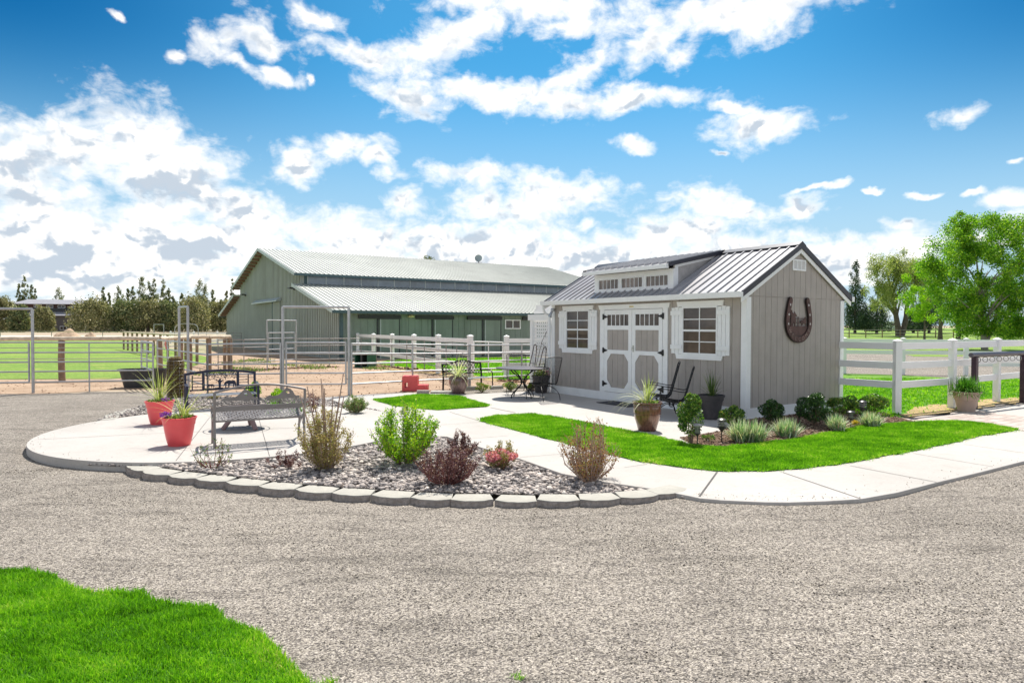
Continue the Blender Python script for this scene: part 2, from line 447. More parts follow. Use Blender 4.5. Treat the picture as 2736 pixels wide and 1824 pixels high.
def concrete_mat():
    s = NT('concrete'); v = s.coord('Position')
    n1 = s.noise(v, .45, 6, .65, .3); n2 = s.noise(v, 7, 7, .8); n3 = s.noise(v, 160, 3)
    c = s.ramp(n1.outputs[0], (.3, (.43, .405, .375)), (.7, (.52, .49, .46)))
    c = s.mix(s.ramp(n2.outputs[0], (.53, 0.0), (.74, .6)), c, (.35, .32, .285))
    n5 = s.noise(v, 2.2, 5, .75, .8); c = s.mix(s.ramp(n5.outputs[0], (.56, 0.0), (.70, .4)), c, (.37, .34, .305))
    br = s.noise(s.coord('Position', (12, 2.2, 1)), 8, 3)
    c = s.mix(1.0, c, s.ramp(br.outputs[0], (.3, .95), (.7, 1.05)), 'MULTIPLY')
    s.bsdf(c, .8, 0, n3.outputs[0], .25, .004, .3); return s.m
m_conc = concrete_mat()
m_joint = plain('joint', (.10, .095, .09), .9)
def mulch_mat():
    s = NT('bed_soil'); v = s.coord('Position'); n1 = s.noise(v, 6, 6, .7); n2 = s.noise(v, 55, 5, .8)
    c = s.ramp(n1.outputs[0], (.35, (.12, .075, .05)), (.65, (.33, .22, .16)))
    c = s.mix(s.ramp(n2.outputs[0], (.55, 0.0), (.66, .8)), c, (.50, .37, .27))
    s.bsdf(c, .95, 0, n2.outputs[0], 1.0, .04, .1); return s.m
m_mulch = mulch_mat()

# ---- the ground: one sheet to the horizon
def grid_mesh(name, xs, ys, mat, zf, mask=None):
    X, Y = np.meshgrid(xs, ys); V = np.stack([X, Y, zf(X, Y)], -1).reshape(-1, 3)
    nx, ny = len(xs), len(ys)
    i, j = np.meshgrid(np.arange(nx - 1), np.arange(ny - 1)); a = (j * nx + i).ravel()
    F = np.stack([a, a + 1, a + nx + 1, a + nx], 1)
    if mask is not None:
        C = V[F].mean(1); F = F[mask(C)]
    return np_mesh(name, V, F, mat, smooth=True)
xs = np.concatenate([-np.geomspace(3000, 30, 24), np.arange(-28, 29, .5), np.geomspace(30, 3000, 24)])
ys = np.concatenate([[-60, -30, -15, -8], np.arange(-5, 40, .5), np.geomspace(40, 4000, 40)])
def relief(X, Y):
    z = gz(X, Y)
    n = .012 * np.sin(X * 1.7 + .6 * np.sin(Y * .9)) * np.sin(Y * 2.3 + .8 * np.sin(X * .7)) * (Y < 9)
    return z + n
ground = grid_mesh('ground', xs, ys, m_range, relief); struct(ground)
# gravel yard near the camera and the gravel lane behind the white fence
def sheet(name, pts, mat, z, kind='structure'):
    mb = MB(); P = [(q[0], q[1]) for q in pts]
    tri = tessellate_polygon([[Vector((a, b, 0)) for a, b in P]])
    mb.add([(a, b, z) for a, b in P], [tuple(t) for t in tri]); o = mb.build(name, mat)
    o['kind'] = kind; return o
def wav(pts, step=.5, amp=.08, closed=True):
    out = []; n = len(pts)
    for i in range(n if closed else n - 1):
        a, b = Vector(pts[i][:2]), Vector(pts[(i + 1) % n][:2]); k = max(1, int((b - a).length / step))
        for j in range(k):
            q = a.lerp(b, j / k); d = (b - a).normalized() if (b - a).length else Vector((1, 0))
            w = 0 if (j == 0) else amp * rng.normal()
            out.append((q.x - d.y * w, q.y + d.x * w))
    return out
gx = np.arange(-30, 40.1, .5); gy = np.concatenate([[-20], np.arange(-4, 62, .5)])
edge = [(-30, 17.2), (-13.29, 17.95), (-10.32, 18.6), (-8.5, 17.6), (-6, 17.5), (-4.4, 17.6), (-1, 20), (7.3, 40), (12, 62), (40, 62), (40, -20), (-30, -20)]
grv = grid_mesh('gravel', gx, gy, m_gravel, lambda X, Y: relief(X, Y) + .006, lambda C: in_poly(C, edge)); struct(grv)

Z1 = -.004
# pen dirt, its edge to the gravel follows the pipe fence
dirt_pts = P2([(-500, 1052), (-60, 1052), (60, 1052), (140, 1051), (215, 1046), (300, 1041), (420, 1040), (470, 1052), (600, 1060), (850, 1066), (1100, 1052), (1400, 1046), (1440, 1046), (1440, 1000), (1440, 955), (1100, 950), (900, 948), (600, 930), (480, 960), (380, 1000), (300, 1014), (160, 1013), (0, 1014), (-500, 1014)])
sheet('dirt', wav(dirt_pts, .6, .05), m_dirt, Z1)
# big lawn beyond the log fence, barnyard lawn, lawn behind the shed
field_pts = P2([(-900, 1012), (-200, 1012), (0, 1012.5), (165, 1012), (290, 1012), (385, 1004), (480, 990), (548, 968), (560, 955), (470, 935), (395, 917), (340, 905), (200, 902), (-300, 902), (-900, 902)])
sheet('lawn', wav(field_pts, 2.5, .06), m_lawnfar, Z1 + .004)
yard_pts = P2([(985, 972), (1060, 961), (1250, 957), (1440, 954), (1440, 1012), (1330, 1016), (1240, 1006), (1180, 996), (1100, 990), (1030, 982)])
sheet('lawn', wav(yard_pts, .6, .08), m_lawn, Z1 + .006)
yard_dead = P2([(975, 972), (990, 968), (1030, 975), (1100, 983), (1180, 990), (1250, 1000), (1330, 1012), (1330, 1020), (1240, 1011), (1180, 1001), (1100, 995), (1020, 985)])
sheet('grass', wav(yard_dead, .4, .12), m_deadgrass, Z1 + .010)
shed_lawn = P2([(2050, 1090), (2120, 1010), (2256, 998), (2330, 999), (2400, 1002), (2540, 1009), (2640, 1011), (2760, 1013), (3100, 1012), (3100, 1062), (2736, 1066), (2660, 1078), (2540, 1098), (2440, 1112), (2380, 1116), (2256, 1106)])
sheet('lawn', wav(shed_lawn, .5, .05), m_lawn, Z1 + .004)
dead_pts = P2([(2400, 1108), (2440, 1092), (2480, 1081), (2560, 1078), (2640, 1066), (2700, 1062), (3000, 1052), (3000, 1064), (2736, 1074), (2660, 1083), (2540, 1103), (2440, 1117), (2400, 1120)])
sheet('grass', wav(dead_pts, .3, .09), m_deadgrass, Z1 + .010)
mid_green = P2([(2420, 948), (2470, 943), (2560, 946), (2600, 950), (2540, 953), (2440, 952)])
sheet('grass', wav(mid_green, .8, .2), m_lawnfar, Z1 + .006)
# far lawn rising under the trees on the right
fl = grid_mesh('lawn', np.linspace(22, 260, 60), np.linspace(50, 330, 60), m_lawnfar, lambda X, Y: gz(X, Y) + .05); struct(fl)
# far arena strip on the left
pl = sheet('road', [(-400, 96), (-30, 96), (-24, 125), (-400, 125)], plain('pale_road', (.62, .52, .44), .9, bscale=5), .01)

# ---- concrete
CC, CR = Vector((-5.02, 12.04, 0)), 3.16
mb = MB(); poly = [(CC.x + CR * math.cos(t), CC.y + CR * math.sin(t)) for t in np.linspace(0, 2 * math.pi, 97)[:-1]]
mb.prism(poly, (0, 0, -.2), (1, 0, 0), (0, 1, 0), (0, 0, .203))
patio = mb.build('patio', m_conc, bevel=.012); struct(patio)
path_px = [(1025, 1174), (1110, 1160), (1195, 1166), (1246, 1182), (1290, 1196), (1389, 1225), (1501, 1264), (1600, 1284), (1750, 1306), (1843, 1324), (1870, 1330), (1925, 1335), (1986, 1338), (2045, 1340.5), (2107, 1341), (2204, 1338), (2300, 1332), (2397, 1315), (2503, 1288), (2614, 1262), (2736, 1231), (2950, 1180), (3300, 1110),
           (3300, 1060), (2900, 1066), (2736, 1079), (2616, 1094), (2500, 1109), (2430, 1118), (2390, 1121), (2260, 1104), (2140, 1088), (1900, 1060), (1600, 1040), (1477, 1042), (1426, 1044), (1344, 1047), (1241, 1052), (1150, 1049), (1067, 1049), (933, 1056), (861, 1062), (820, 1075), (860, 1120), (960, 1150)]
mb = MB(); mb.prism([(q.x, q.y) for q in P2(path_px)], (0, 0, -.2), (1, 0, 0), (0, 1, 0), (0, 0, .2))
path = mb.build('path', m_conc, bevel=.012); struct(path)
# tooled and sawn joints
mb = MB()
def joint(a, b, w, z=.0045):
    a, b = G(*a, z), G(*b, z); d = (b - a).normalized(); n = Vector((-d.y, d.x, 0)) * w / 2
    mb.quad(a - n, b - n, b + n, a + n)
for a, b, w in [((92, 1174), (420, 1157), .012), ((420, 1157), (845, 1140), .012), ((1178, 1134), (1282, 1127), .008), ((1246, 1172), (1358, 1163), .008), ((1389, 1221), (1508, 1211), .008), ((1668, 1248), (1729, 1239), .008),
                ((1310, 1088), (1378, 1102), .02), ((1202, 1100), (1283, 1124), .010), ((1869, 1325), (1916, 1260), .022), ((2092, 1261), (2300, 1331), .012), ((2271, 1243), (2503, 1287), .012), ((2440, 1210), (2653, 1246), .010), ((2576, 1186), (2736, 1209), .010), ((560, 1115), (470, 1230), .010), ((690, 1112), (720, 1218), .010)]:
    joint(a, b, w)
struct(mb.build('path_joint', m_joint))

# ---- brick pavers by the hitching rail
def paver_mat():
    s = NT('pavers'); v = s.coord('Position')
    mp = s.n('ShaderNodeMapping'); mp.inputs['Rotation'].default_value = (0, 0, R(-32)); s.l(v, mp.inputs[0])
    br = s.n('ShaderNodeTexBrick'); br.inputs['Scale'].default_value = 1; br.inputs['Brick Width'].default_value = .40; br.inputs['Row Height'].default_value = .21
    br.inputs['Mortar Size'].default_value = .008; br.inputs['Color1'].default_value = (.42, .34, .30, 1); br.inputs['Color2'].default_value = (.54, .47, .425, 1); br.inputs['Mortar'].default_value = (.16, .13, .12, 1)
    s.l(mp.outputs[0], br.inputs[0]); n = s.noise(v, 9, 5, .7)
    c = s.mix(1.0, br.outputs[0], s.ramp(n.outputs[0], (.3, .85), (.7, 1.15)), 'MULTIPLY')
    s.bsdf(c, .85, 0, br.outputs['Fac'], -.4, .01, .3); return s.m
pav = P2([(2405, 1121), (2430, 1116), (2500, 1107), (2560, 1101), (2620, 1098), (2736, 1113), (3000, 1140), (3000, 1185), (2800, 1165), (2722, 1149), (2640, 1134), (2590, 1127), (2518, 1124), (2445, 1127)])
sheet('pavement', pav, paver_mat(), .006)

# ---- planting beds
bed_px = [(1846, 1186), (1815, 1169), (1924, 1152), (1992, 1121), (2080, 1112), (2180, 1102), (2252, 1095), (2300, 1096), (2370, 1104), (2412, 1118), (2460, 1130), (2400, 1134), (2325, 1140), (2228, 1156), (2131, 1174), (2035, 1187), (1938, 1196)]
sheet('dirt', wav(P2(bed_px), .3, .01), m_mulch, .008)
BED = [(CC.x + (CR + .01) * math.cos(t), CC.y + (CR + .01) * math.sin(t)) for t in np.linspace(R(255), R(335), 24)]
BED = [q for q in BED]
rb_px = [(1025, 1174), (1110, 1160), (1195, 1166), (1246, 1182), (1290, 1196), (1389, 1225), (1501, 1264), (1600, 1284), (1750, 1306), (1835, 1322)]
front_px = [(1800, 1326), (1700, 1335), (1552, 1336), (1434, 1334), (1319, 1332), (1203, 1330), (1091, 1326), (983, 1320), (877, 1312), (776, 1304), (681, 1293), (592, 1284), (512, 1272), (434, 1262), (380, 1250), (352, 1240)]
front_px = [(x, y - 13) for x, y in front_px]
BEDP = BED + [(q.x, q.y) for q in P2(rb_px)] + [(q.x, q.y) for q in P2(front_px, -.05)]
m_under = plain('under_stones', (.16, .145, .14), .95, var=.35, scale=20)
sheet('ground', BEDP, m_under, -.055)
BACKP = [(CC.x + (CR + .01) * math.cos(t), CC.y + (CR + .01) * math.sin(t)) for t in np.linspace(R(38), R(163), 24)]
BACKP = BACKP + [(q.x, q.y) for q in P2([(262, 1124), (292, 1106), (340, 1094), (400, 1078), (470, 1062), (600, 1060), (700, 1064), (861, 1064)])]
sheet('ground', BACKP, m_under, -.008)
GSTRIP = P2([(1236, 1043), (1340, 1038), (1430, 1036), (1440, 1044), (1344, 1048), (1241, 1053)])
sheet('gravel', GSTRIP, m_gravel, .004)

# ---- river stones (nobody could count them)
def ico():
    t = (1 + 5 ** .5) / 2
    v = np.array([(-1, t, 0), (1, t, 0), (-1, -t, 0), (1, -t, 0), (0, -1, t), (0, 1, t), (0, -1, -t), (0, 1, -t), (t, 0, -1), (t, 0, 1), (-t, 0, -1), (-t, 0, 1)], float)
    v /= np.linalg.norm(v[0])
    f = [(0, 11, 5), (0, 5, 1), (0, 1, 7), (0, 7, 10), (0, 10, 11), (1, 5, 9), (5, 11, 4), (11, 10, 2), (10, 7, 6), (7, 1, 8), (3, 9, 4), (3, 4, 2), (3, 2, 6), (3, 6, 8), (3, 8, 9), (4, 9, 5), (2, 4, 11), (6, 2, 10), (8, 6, 7), (9, 8, 1)]
    vs = [tuple(x) for x in v]; nf = []; cache = {}
    def mid(a, b):
        k = (min(a, b), max(a, b))
        if k not in cache:
            q = np.array(vs[a]) + np.array(vs[b]); cache[k] = len(vs); vs.append(tuple(q / np.linalg.norm(q)))
        return cache[k]
    for a, b, c in f:
        ab, bc, ca = mid(a, b), mid(b, c), mid(c, a); nf += [(a, ab, ca), (b, bc, ab), (c, ca, bc), (ab, bc, ca)]
    return v, np.array(f), np.array(vs), np.array(nf)
I0V, I0F, I1V, I1F = ico()
def rotmats(n):
    q = rng.normal(size=(n, 4)); q /= np.linalg.norm(q, axis=1)[:, None]; w, x, y, z = q.T
    return np.stack([np.stack([1 - 2 * (y * y + z * z), 2 * (x * y - z * w), 2 * (x * z + y * w)], -1), np.stack([2 * (x * y + z * w), 1 - 2 * (x * x + z * z), 2 * (y * z - x * w)], -1), np.stack([2 * (x * z - y * w), 2 * (y * z + x * w), 1 - 2 * (x * x + y * y)], -1)], -2)
def stones(name, S, z, smin, smax, mat, V0, F0, flat=.6, jit=.12, smooth=False):
    n = len(S); sz = smin * (smax / smin) ** rng.random(n) ** 1.6
    sc = np.stack([sz, sz * rng.uniform(.6, .95, n), sz * rng.uniform(flat * .7, flat * 1.2, n)], -1)
    V = V0[None] * (1 + jit * rng.normal(size=(n, len(V0), 1))) * sc[:, None, :]
    a = rng.uniform(0, 2 * np.pi, n); t = rng.normal(0, .35, n)
    ca, sa, ct, st = np.cos(a), np.sin(a), np.cos(t), np.sin(t)
    y = V[..., 1] * ct[:, None] - V[..., 2] * st[:, None]; zz = V[..., 1] * st[:, None] + V[..., 2] * ct[:, None]
    x = V[..., 0] * ca[:, None] - y * sa[:, None]; y2 = V[..., 0] * sa[:, None] + y * ca[:, None]
    Z = z if np.isscalar(z) else z[:, None]
    W_ = np.stack([x + S[:, :1], y2 + S[:, 1:2], zz + Z + sc[:, 2:3] * rng.uniform(-.1, 1.2, (n, 1))], -1)
    F = (F0[None] + (np.arange(n) * len(V0))[:, None, None]).reshape(-1, 3)
    o = np_mesh(name, W_.reshape(-1, 3), F, mat, np.repeat(rng.random(n), len(F0)), smooth=smooth); o['kind'] = 'stuff'; return o
m_stone = attr_mat('river_stone', ((0, (.09, .08, .08)), (.2, (.19, .17, .165)), (.45, (.32, .285, .265)), (.7, (.44, .39, .36)), (.88, (.56, .48, .42)), (1, (.74, .68, .62))), .75, spec=.35)
S = sample_poly(BEDP, 1700)
tag(stones('pebbles', S, -.046, .010, .040, m_stone, I1V, I1F, smooth=True), 'bed of grey and pink river pebbles inside the curved block border', 'pebbles')
S = sample_poly(BACKP, 520)
tag(stones('pebbles', S, -.004, .016, .040, m_stone, I0V, I0F), 'strip of river pebbles behind the round concrete slab', 'pebbles')
# loose gravel standing proud of the yard in front
m_chip = attr_mat('gravel_chip', ((0, (.03, .027, .024)), (.24, (.11, .098, .085)), (.45, (.28, .245, .20)), (.7, (.46, .41, .34)), (1, (.70, .63, .53))), .9, spec=.2)
fr = P2([(-150, 1400), (-60, 1900), (2850, 1900), (2900, 1240), (2400, 1330), (1900, 1345), (1300, 1345), (800, 1320), (330, 1262), (60, 1215), (60, 1180), (-150, 1200)], -.12)
S = sample_poly(fr, 3600)
S = S[rng.random(len(S)) < np.clip(1.25 - (S[:, 1] - 3) / 7.5, .12, 1)]
tag(stones('gravel', S, relief(S[:, 0], S[:, 1]) + .001, .0030, .0080, m_chip, I0V, I0F, .7, .2), 'loose grey gravel chips lying over the yard', 'gravel')

# ---- grass blades
m_blade = attr_mat('grass_blade', ((0, (.05, .16, .008)), (.3, (.12, .34, .012)), (.6, (.23, .50, .02)), (.85, (.40, .62, .06)), (.95, (.60, .62, .18)), (1, (.70, .60, .32))), .5, .45, spec=.25)
def blades(name, S, z, h, w, mat, lean=.5, label='', cat='grass', segs=2):
    n = len(S); a = rng.uniform(0, 2 * np.pi, n); hh = h * rng.uniform(.5, 1.25, n) * (.85 + .3 * np.sin(S[:, 0] * 9 + 3 * np.sin(S[:, 1] * 8)) * np.sin(S[:, 1] * 11)); ww = w * rng.uniform(.7, 1.3, n)
    ld = rng.uniform(0, 2 * np.pi, n); lm = hh * lean * rng.random(n)
    dx, dy = np.cos(a) * ww / 2, np.sin(a) * ww / 2; lx, ly = np.cos(ld) * lm, np.sin(ld) * lm
    Z = np.full(n, z) if np.isscalar(z) else z
    b = np.stack([S[:, 0], S[:, 1], Z], -1)
    def p_(sx, t): return b + np.stack([dx * sx + lx * t * t, dy * sx + ly * t * t, hh * t * (1 - .25 * lean * t)], -1)
    V = np.stack([p_(-1, 0), p_(1, 0), p_(.7, .55), p_(-.7, .55), p_(0, 1)], 1)
    F = (np.array([(0, 1, 2, 3)])[None] + (np.arange(n) * 5)[:, None, None]).reshape(-1, 4)
    T = np.array([(3, 2, 4)])
    # triangles stored as quads with a repeated edge are avoided: two meshes' faces mixed through loops
    me = bpy.data.meshes.new(name); me.vertices.add(n * 5); me.vertices.foreach_set('co', V.astype(np.float32).ravel())
    o5 = (np.arange(n) * 5)[:, None]
    loops = np.concatenate([o5 + np.array([[0, 1, 2, 3]]), o5 + np.array([[3, 2, 4]])], 1).ravel().astype(np.int32)
    me.loops.add(n * 7); me.loops.foreach_set('vertex_index', loops)
    st = (np.arange(n) * 7)[:, None] + np.array([[0, 4]]); me.polygons.add(n * 2); me.polygons.foreach_set('loop_start', st.ravel().astype(np.int32))
    me.update(calc_edges=True)
    patch = .5 + .5 * np.sin(S[:, 0] * 2.1 + 1.3 * np.sin(S[:, 1] * 1.7)) * np.sin(S[:, 1] * 2.7 + np.sin(S[:, 0] * 3.1))
    p2 = .5 + .5 * np.sin(S[:, 0] * 6.3 + 2 * np.sin(S[:, 1] * 5.1)) * np.sin(S[:, 1] * 7.7 + 2 * np.sin(S[:, 0] * 4.3))
    rn = np.clip(rng.random(n) * .62 + patch * .26 + p2 * .30 - .10, 0, 1)
    at = me.attributes.new('rnd', 'FLOAT', 'FACE'); at.data.foreach_set('value', np.repeat(rn, 2).astype(np.float32))
    me.materials.append(mat); o = bpy.data.objects.new(name, me); COL.objects.link(o)
    return tag(o, label, cat, kind='stuff')
strip_up = [(1283, 1120), (1324, 1111), (1426, 1107), (1494, 1117), (1579, 1133), (1750, 1166), (1808, 1181), (1851, 1192), (1938, 1195), (2035, 1186), (2131, 1173), (2228, 1154), (2325, 1137), (2445, 1129), (2518, 1125), (2590, 1128), (2639, 1134), (2721, 1149)]
strip_lo = [(2614, 1166), (2518, 1190), (2421, 1209), (2276, 1236), (2131, 1254), (2035, 1260), (1909, 1259), (1832, 1250), (1711, 1234), (1664, 1223), (1511, 1185), (1426, 1163), (1358, 1145), (1283, 1126)]
STRIP = wav(P2(strip_up + strip_lo), .12, .016)
m_turf = plain('turf_soil', (.06, .17, .02), .95, var=.4, scale=30, spec=.1)
sheet('lawn', STRIP, m_turf, .010)
S = sample_poly(STRIP, 9500)
blades('grass', S, .008, .052, .009, m_blade, .7, 'curved strip of bright green grass between the shed patio and the outer walk')
def fringe(poly, per_m, h, out=.035):
    E2 = []
    for i in range(len(poly)):
        A, B_ = np.array(poly[i][:2]), np.array(poly[(i + 1) % len(poly)][:2]); L2 = np.linalg.norm(B_ - A); k = int(L2 * per_m * rng.uniform(.3, 1.6))
        if k: E2.append(A + (B_ - A) * rng.random((k, 1)) + rng.normal(0, out, (k, 2)))
    S = np.concatenate(E2); blades('grass', S, .006, h, .008, m_blade, 1.6, 'ragged fringe of grass blades leaning over the edge of the concrete')
fringe(STRIP, 160, .06)
PATCH = wav(P2([(996, 1068), (1049, 1063), (1110, 1056), (1170, 1056), (1229, 1060), (1260, 1070), (1309, 1082), (1300, 1087), (1210, 1093), (1171, 1096), (1110, 1091), (1050, 1084)]), .25, .015)
sheet('lawn', PATCH, m_turf, .010)
S = sample_poly(PATCH, 6500)
blades('grass', S, .008, .060, .011, m_blade, .7, 'small triangular patch of bright grass in front of the glazed pot and bench')
fringe(PATCH, 120, .065)
fg = P2([(-900, 1500), (-300, 1505), (0, 1524), (76, 1528), (145, 1543), (184, 1570), (249, 1586), (383, 1588), (402, 1606), (459, 1618), (574, 1626), (605, 1660), (670, 1684), (727, 1722), (765, 1768), (815, 1818), (842, 1842), (900, 1900), (920, 2010), (400, 2060), (-300, 2100), (-1500, 1900)], -.125)
FG = wav(fg, .2, .03)
sheet('lawn', FG, m_turf, -.108)
Pq = sample_poly(FG, 15000); Pq = Pq[((Pq[:, 0] > -4.6) & (Pq[:, 1] > 2.6)) | (rng.random(len(Pq)) < .3)]
blades('grass', Pq, -.112, .062, .0062, m_blade, .8, 'rough green lawn at the near corner of the gravel yard')
tuft = np.concatenate([G(500, 1800, -.12)[:2] + rng.normal(0, .03, (1, 2)), ])
S = np.concatenate([np.array(G(*q, -.12)[:2]) + rng.normal(0, .022, (70, 2)) for q in [(1385, 1815), (880, 1818)]])
blades('grass', S, relief(S[:, 0], S[:, 1]), .05, .005, m_blade, .9, 'stray grass tufts growing out of the gravel')
S = sample_poly(shed_lawn, 420); S = S[(S[:, 1] < 24)]; S = S[~in_poly(S, dead_pts) | (rng.random(len(S)) < .06)]
blades('grass', S, -.002, .07, .03, m_blade, 1.0, 'green lawn between the two white fences behind the shed')
S = sample_poly(yard_pts, 300); S = S[~in_poly(S, yard_dead) | (rng.random(len(S)) < .08)]
blades('grass', S, -.002, .08, .035, m_blade, 1.0, 'lawn by the barn doors inside the white fence')
# a few chips kicked up onto the walk
E_ = []
for a, b in zip(path_px[9:21], path_px[10:22]):
    A, B_ = np.array(G(*a)[:2]), np.array(G(*b)[:2]); k = 14; d_ = (B_ - A) / np.linalg.norm(B_ - A); nrm = np.array([-d_[1], d_[0]])
    E_.append(A + (B_ - A) * rng.random((k, 1)) + nrm * (.04 + rng.exponential(.10, (k, 1))))
for a in np.linspace(R(170), R(262), 40): E_.append(np.array([[CC.x, CC.y]]) + np.array([[math.cos(a), math.sin(a)]]) * (CR - .03 - rng.exponential(.15, (2, 1))))
S = np.concatenate(E_); tag(stones('gravel', S, .004, .003, .008, m_chip, I0V, I0F, .7, .2), 'gravel chips kicked up onto the concrete walk', 'gravel')
# weeds in the barnyard
m_weed = attr_mat('weed', ((0, (.10, .17, .05)), (.5, (.20, .29, .10)), (1, (.42, .42, .2))), .7, .3)
cl = P2([(620, 970), (660, 965), (690, 962), (700, 968), (640, 985), (675, 990), (820, 979), (850, 984), (760, 976), (1000, 985), (590, 995), (560, 1000), (870, 972)])
S = np.concatenate([np.array(c[:2]) + rng.normal(0, .35, (120, 2)) for c in cl])
blades('weeds', S, -.002, .16, .045, m_weed, 1.2, 'pale green weeds scattered over the barnyard dirt', 'weeds')
# clods in the dirt
m_clod = attr_mat('clod', ((0, (.16, .10, .065)), (.5, (.33, .21, .14)), (1, (.52, .37, .26))), .95, spec=.1)
S = sample_poly(dirt_pts, 26); S = S[S[:, 1] < 31]
tag(stones('dirt', S, -.008, .006, .03, m_clod, I0V, I0F, .6, .2), 'clods of brown earth scattered over the pen', 'dirt')
lip = []
for a, b in [((1000, 978), (1080, 986)), ((1080, 986), (1200, 998)), ((1200, 998), (1262, 1006)), ((640, 990), (900, 980)), ((1330, 1018), (1400, 1022))]:
    A, B_ = np.array(G(*a)[:2]), np.array(G(*b)[:2]); k = int(np.linalg.norm(B_ - A) * 90)
    lip.append(A + (B_ - A) * rng.random((k, 1)) + rng.normal(0, .09, (k, 2)))
S = np.concatenate(lip); tag(stones('dirt', S, .0, .02, .07, m_clod, I0V, I0F, .8, .2), 'raised lip of dark earth round the pen', 'dirt')
S = sample_poly(bed_px and [tuple(q[:2]) for q in P2(bed_px)], 700)
m_chipb = attr_mat('mulch_chip', ((0, (.08, .05, .035)), (.5, (.26, .17, .12)), (1, (.55, .42, .32))), .9, spec=.1)
tag(stones('mulch', S, .012, .007, .022, m_chipb, I0V, I0F, .5, .2), 'brown bark mulch in the bed along the shed gable', 'mulch', kind='stuff')
# ================================================================== SHED
YAW = -.9796
SX = Vector((math.cos(YAW), math.sin(YAW), 0)); SY = Vector((-math.sin(YAW), math.cos(YAW), 0))
SB = Vector((4.757, 13.272, 0)); SL, SD = 6.448, 3.517
def shed_w(x, y, z): return SB + SX * x + SY * y + Vector((0, 0, z))
m_tan = plain('siding_paint', (.41, .368, .335), .65, var=.07, scale=3, bstr=.35, bdist=.003, bscale=90, dirt=((.32, .28, .25), 2.5, .35), streak=((.50, .46, .43), 9, .35))
m_white = plain('white_paint', (.87, .88, .885), .45, var=.03, scale=4, bstr=.1, dirt=((.70, .69, .66), 5, .25))
m_roof = plain('roof_metal', (.42, .415, .43), .36, .22, var=.08, scale=1.5, bstr=.08, bdist=.004, bscale=25)
m_char = plain('charcoal_trim', (.035, .036, .048), .4, .3, var=.15)
m_black = plain('black_iron', (.018, .018, .02), .45, .4, var=.2)
def glass_mat(name, col, rough=.04):
    s = NT(name); v = s.coord(); n = s.noise(v, 1.8, 3); n2 = s.noise(v, 2.2, 2)
    c = s.ramp(n.outputs[0], (.35, sc3(col, .6)), (.65, sc3(col, 1.5)))
    s.bsdf(c, rough, 0, n2.outputs[0], .03, .02, spec=.6, coat=0); return s.m
m_glass = glass_mat('window_glass', (.055, .04, .032))
m_glassb = glass_mat('dormer_glass', (.17, .135, .12), .12)
shed = thing('garden_shed', 'grey tan board shed with dormer, white trim and shuttered windows on the concrete patio', 'shed', SB, YAW)
WH, RZ, EZ, OF = 2.50, 3.65, 2.55, .25
SLP = (RZ - EZ) / (SD / 2 + OF)
def roofz(y): return EZ + SLP * (min(y, SD - y) + OF)
mb = MB()
mb.prism([(0, 0), (SD, 0), (SD, WH), (SD / 2, RZ - .06), (0, WH)], (-SL + .012, 0, 0), (0, 1, 0), (0, 0, 1), (SL - .024, 0, 0))
BW = .203
def boards_front(y, s):
    x = -SL + .012; k = 0
    while x < -.012:
        x1 = min(x + BW - .009, -.012); mb.box(x, x1, min(y, y + s * .012), max(y, y + s * .012), .2, WH); x += BW
boards_front(0, -1); boards_front(SD, 1)
def boards_gable(x, s):
    y = .0
    while y < SD:
        y1 = min(y + BW - .009, SD); a, b = (x, x + s * .012)
        mb.box(min(a, b), max(a, b), y, y1, .2, WH - .008)
        za, zb = roofz(y) - .07, roofz(y1) - .07
        pts = [(y, WH + .004), (y1, WH + .004), (y1, zb)] + ([(SD / 2, roofz(SD / 2) - .07)] if y < SD / 2 < y1 else []) + [(y, za)]
        mb.prism(pts, (min(a, b), 0, 0), (0, 1, 0), (0, 0, 1), (abs(s) * .016, 0, 0)); y += BW
boards_gable(-.012, 1); boards_gable(-SL + .012, -1)
mb.build('wall', m_tan, shed)
mb = MB()
for x0, x1 in ((-.115, .022), (-SL - .022, -SL + .115)):
    for yy, s in ((0, -1), (SD, 1)): mb.box(x0, x1, min(yy + s * .013, yy + s * .034), max(yy + s * .013, yy + s * .034), .21, WH - .02).cut()
for xx, s in ((0, 1), (-SL, -1)):
    for y0, y1 in ((-.013, .11), (SD - .11, SD + .013)): mb.box(min(xx + s * .002, xx + s * .021), max(xx + s * .002, xx + s * .021), y0, y1, .21, WH - .02).cut()
mb.build('corner_board', m_white, shed, bevel=.003)
mb = MB()
mb.box(-SL - .03, .03, -.036, -.001, .0, .208); mb.cut(); mb.box(-SL - .03, .03, SD + .001, SD + .036, .0, .208)
mb.cut(); mb.box(.001, .031, -.0005, SD + .0005, .0, .207); mb.cut(); mb.box(-SL - .031, -SL - .001, -.0005, SD + .0005, .0, .207)
mb.build('skirting', m_white, shed, bevel=.003)
# roof
mb = MB(); XO = .06
def slab(mb, x0, x1, ya, za, yb, zb, t):
    mb.prism([(ya, za), (yb, zb), (yb, zb - t), (ya, za - t)], (x0, 0, 0), (0, 1, 0), (0, 0, 1), (x1 - x0, 0, 0))
slab(mb, -SL - XO, XO, -OF, EZ + .02, SD / 2, RZ + .02, .03); slab(mb, -SL - XO, XO, SD + OF, EZ + .02, SD / 2, RZ + .02, .03)
x = -SL - XO + .12
while x < XO:
    for a in (-OF + .01, SD + OF - .01): mb.bar((x, a, roofz(max(-OF, min(a, SD - a))) + .03), (x, SD / 2, RZ + .03), .024, .045)
    x += .232
rf = mb.build('roof', m_roof, shed)
mb = MB()
for x0 in (XO - .005, -SL - XO - .03):
    for a in (-OF - .01, SD + OF + .01): slab(mb, x0, x0 + .035, a, EZ + .045, SD / 2, RZ + .05, .13); mb.cut()
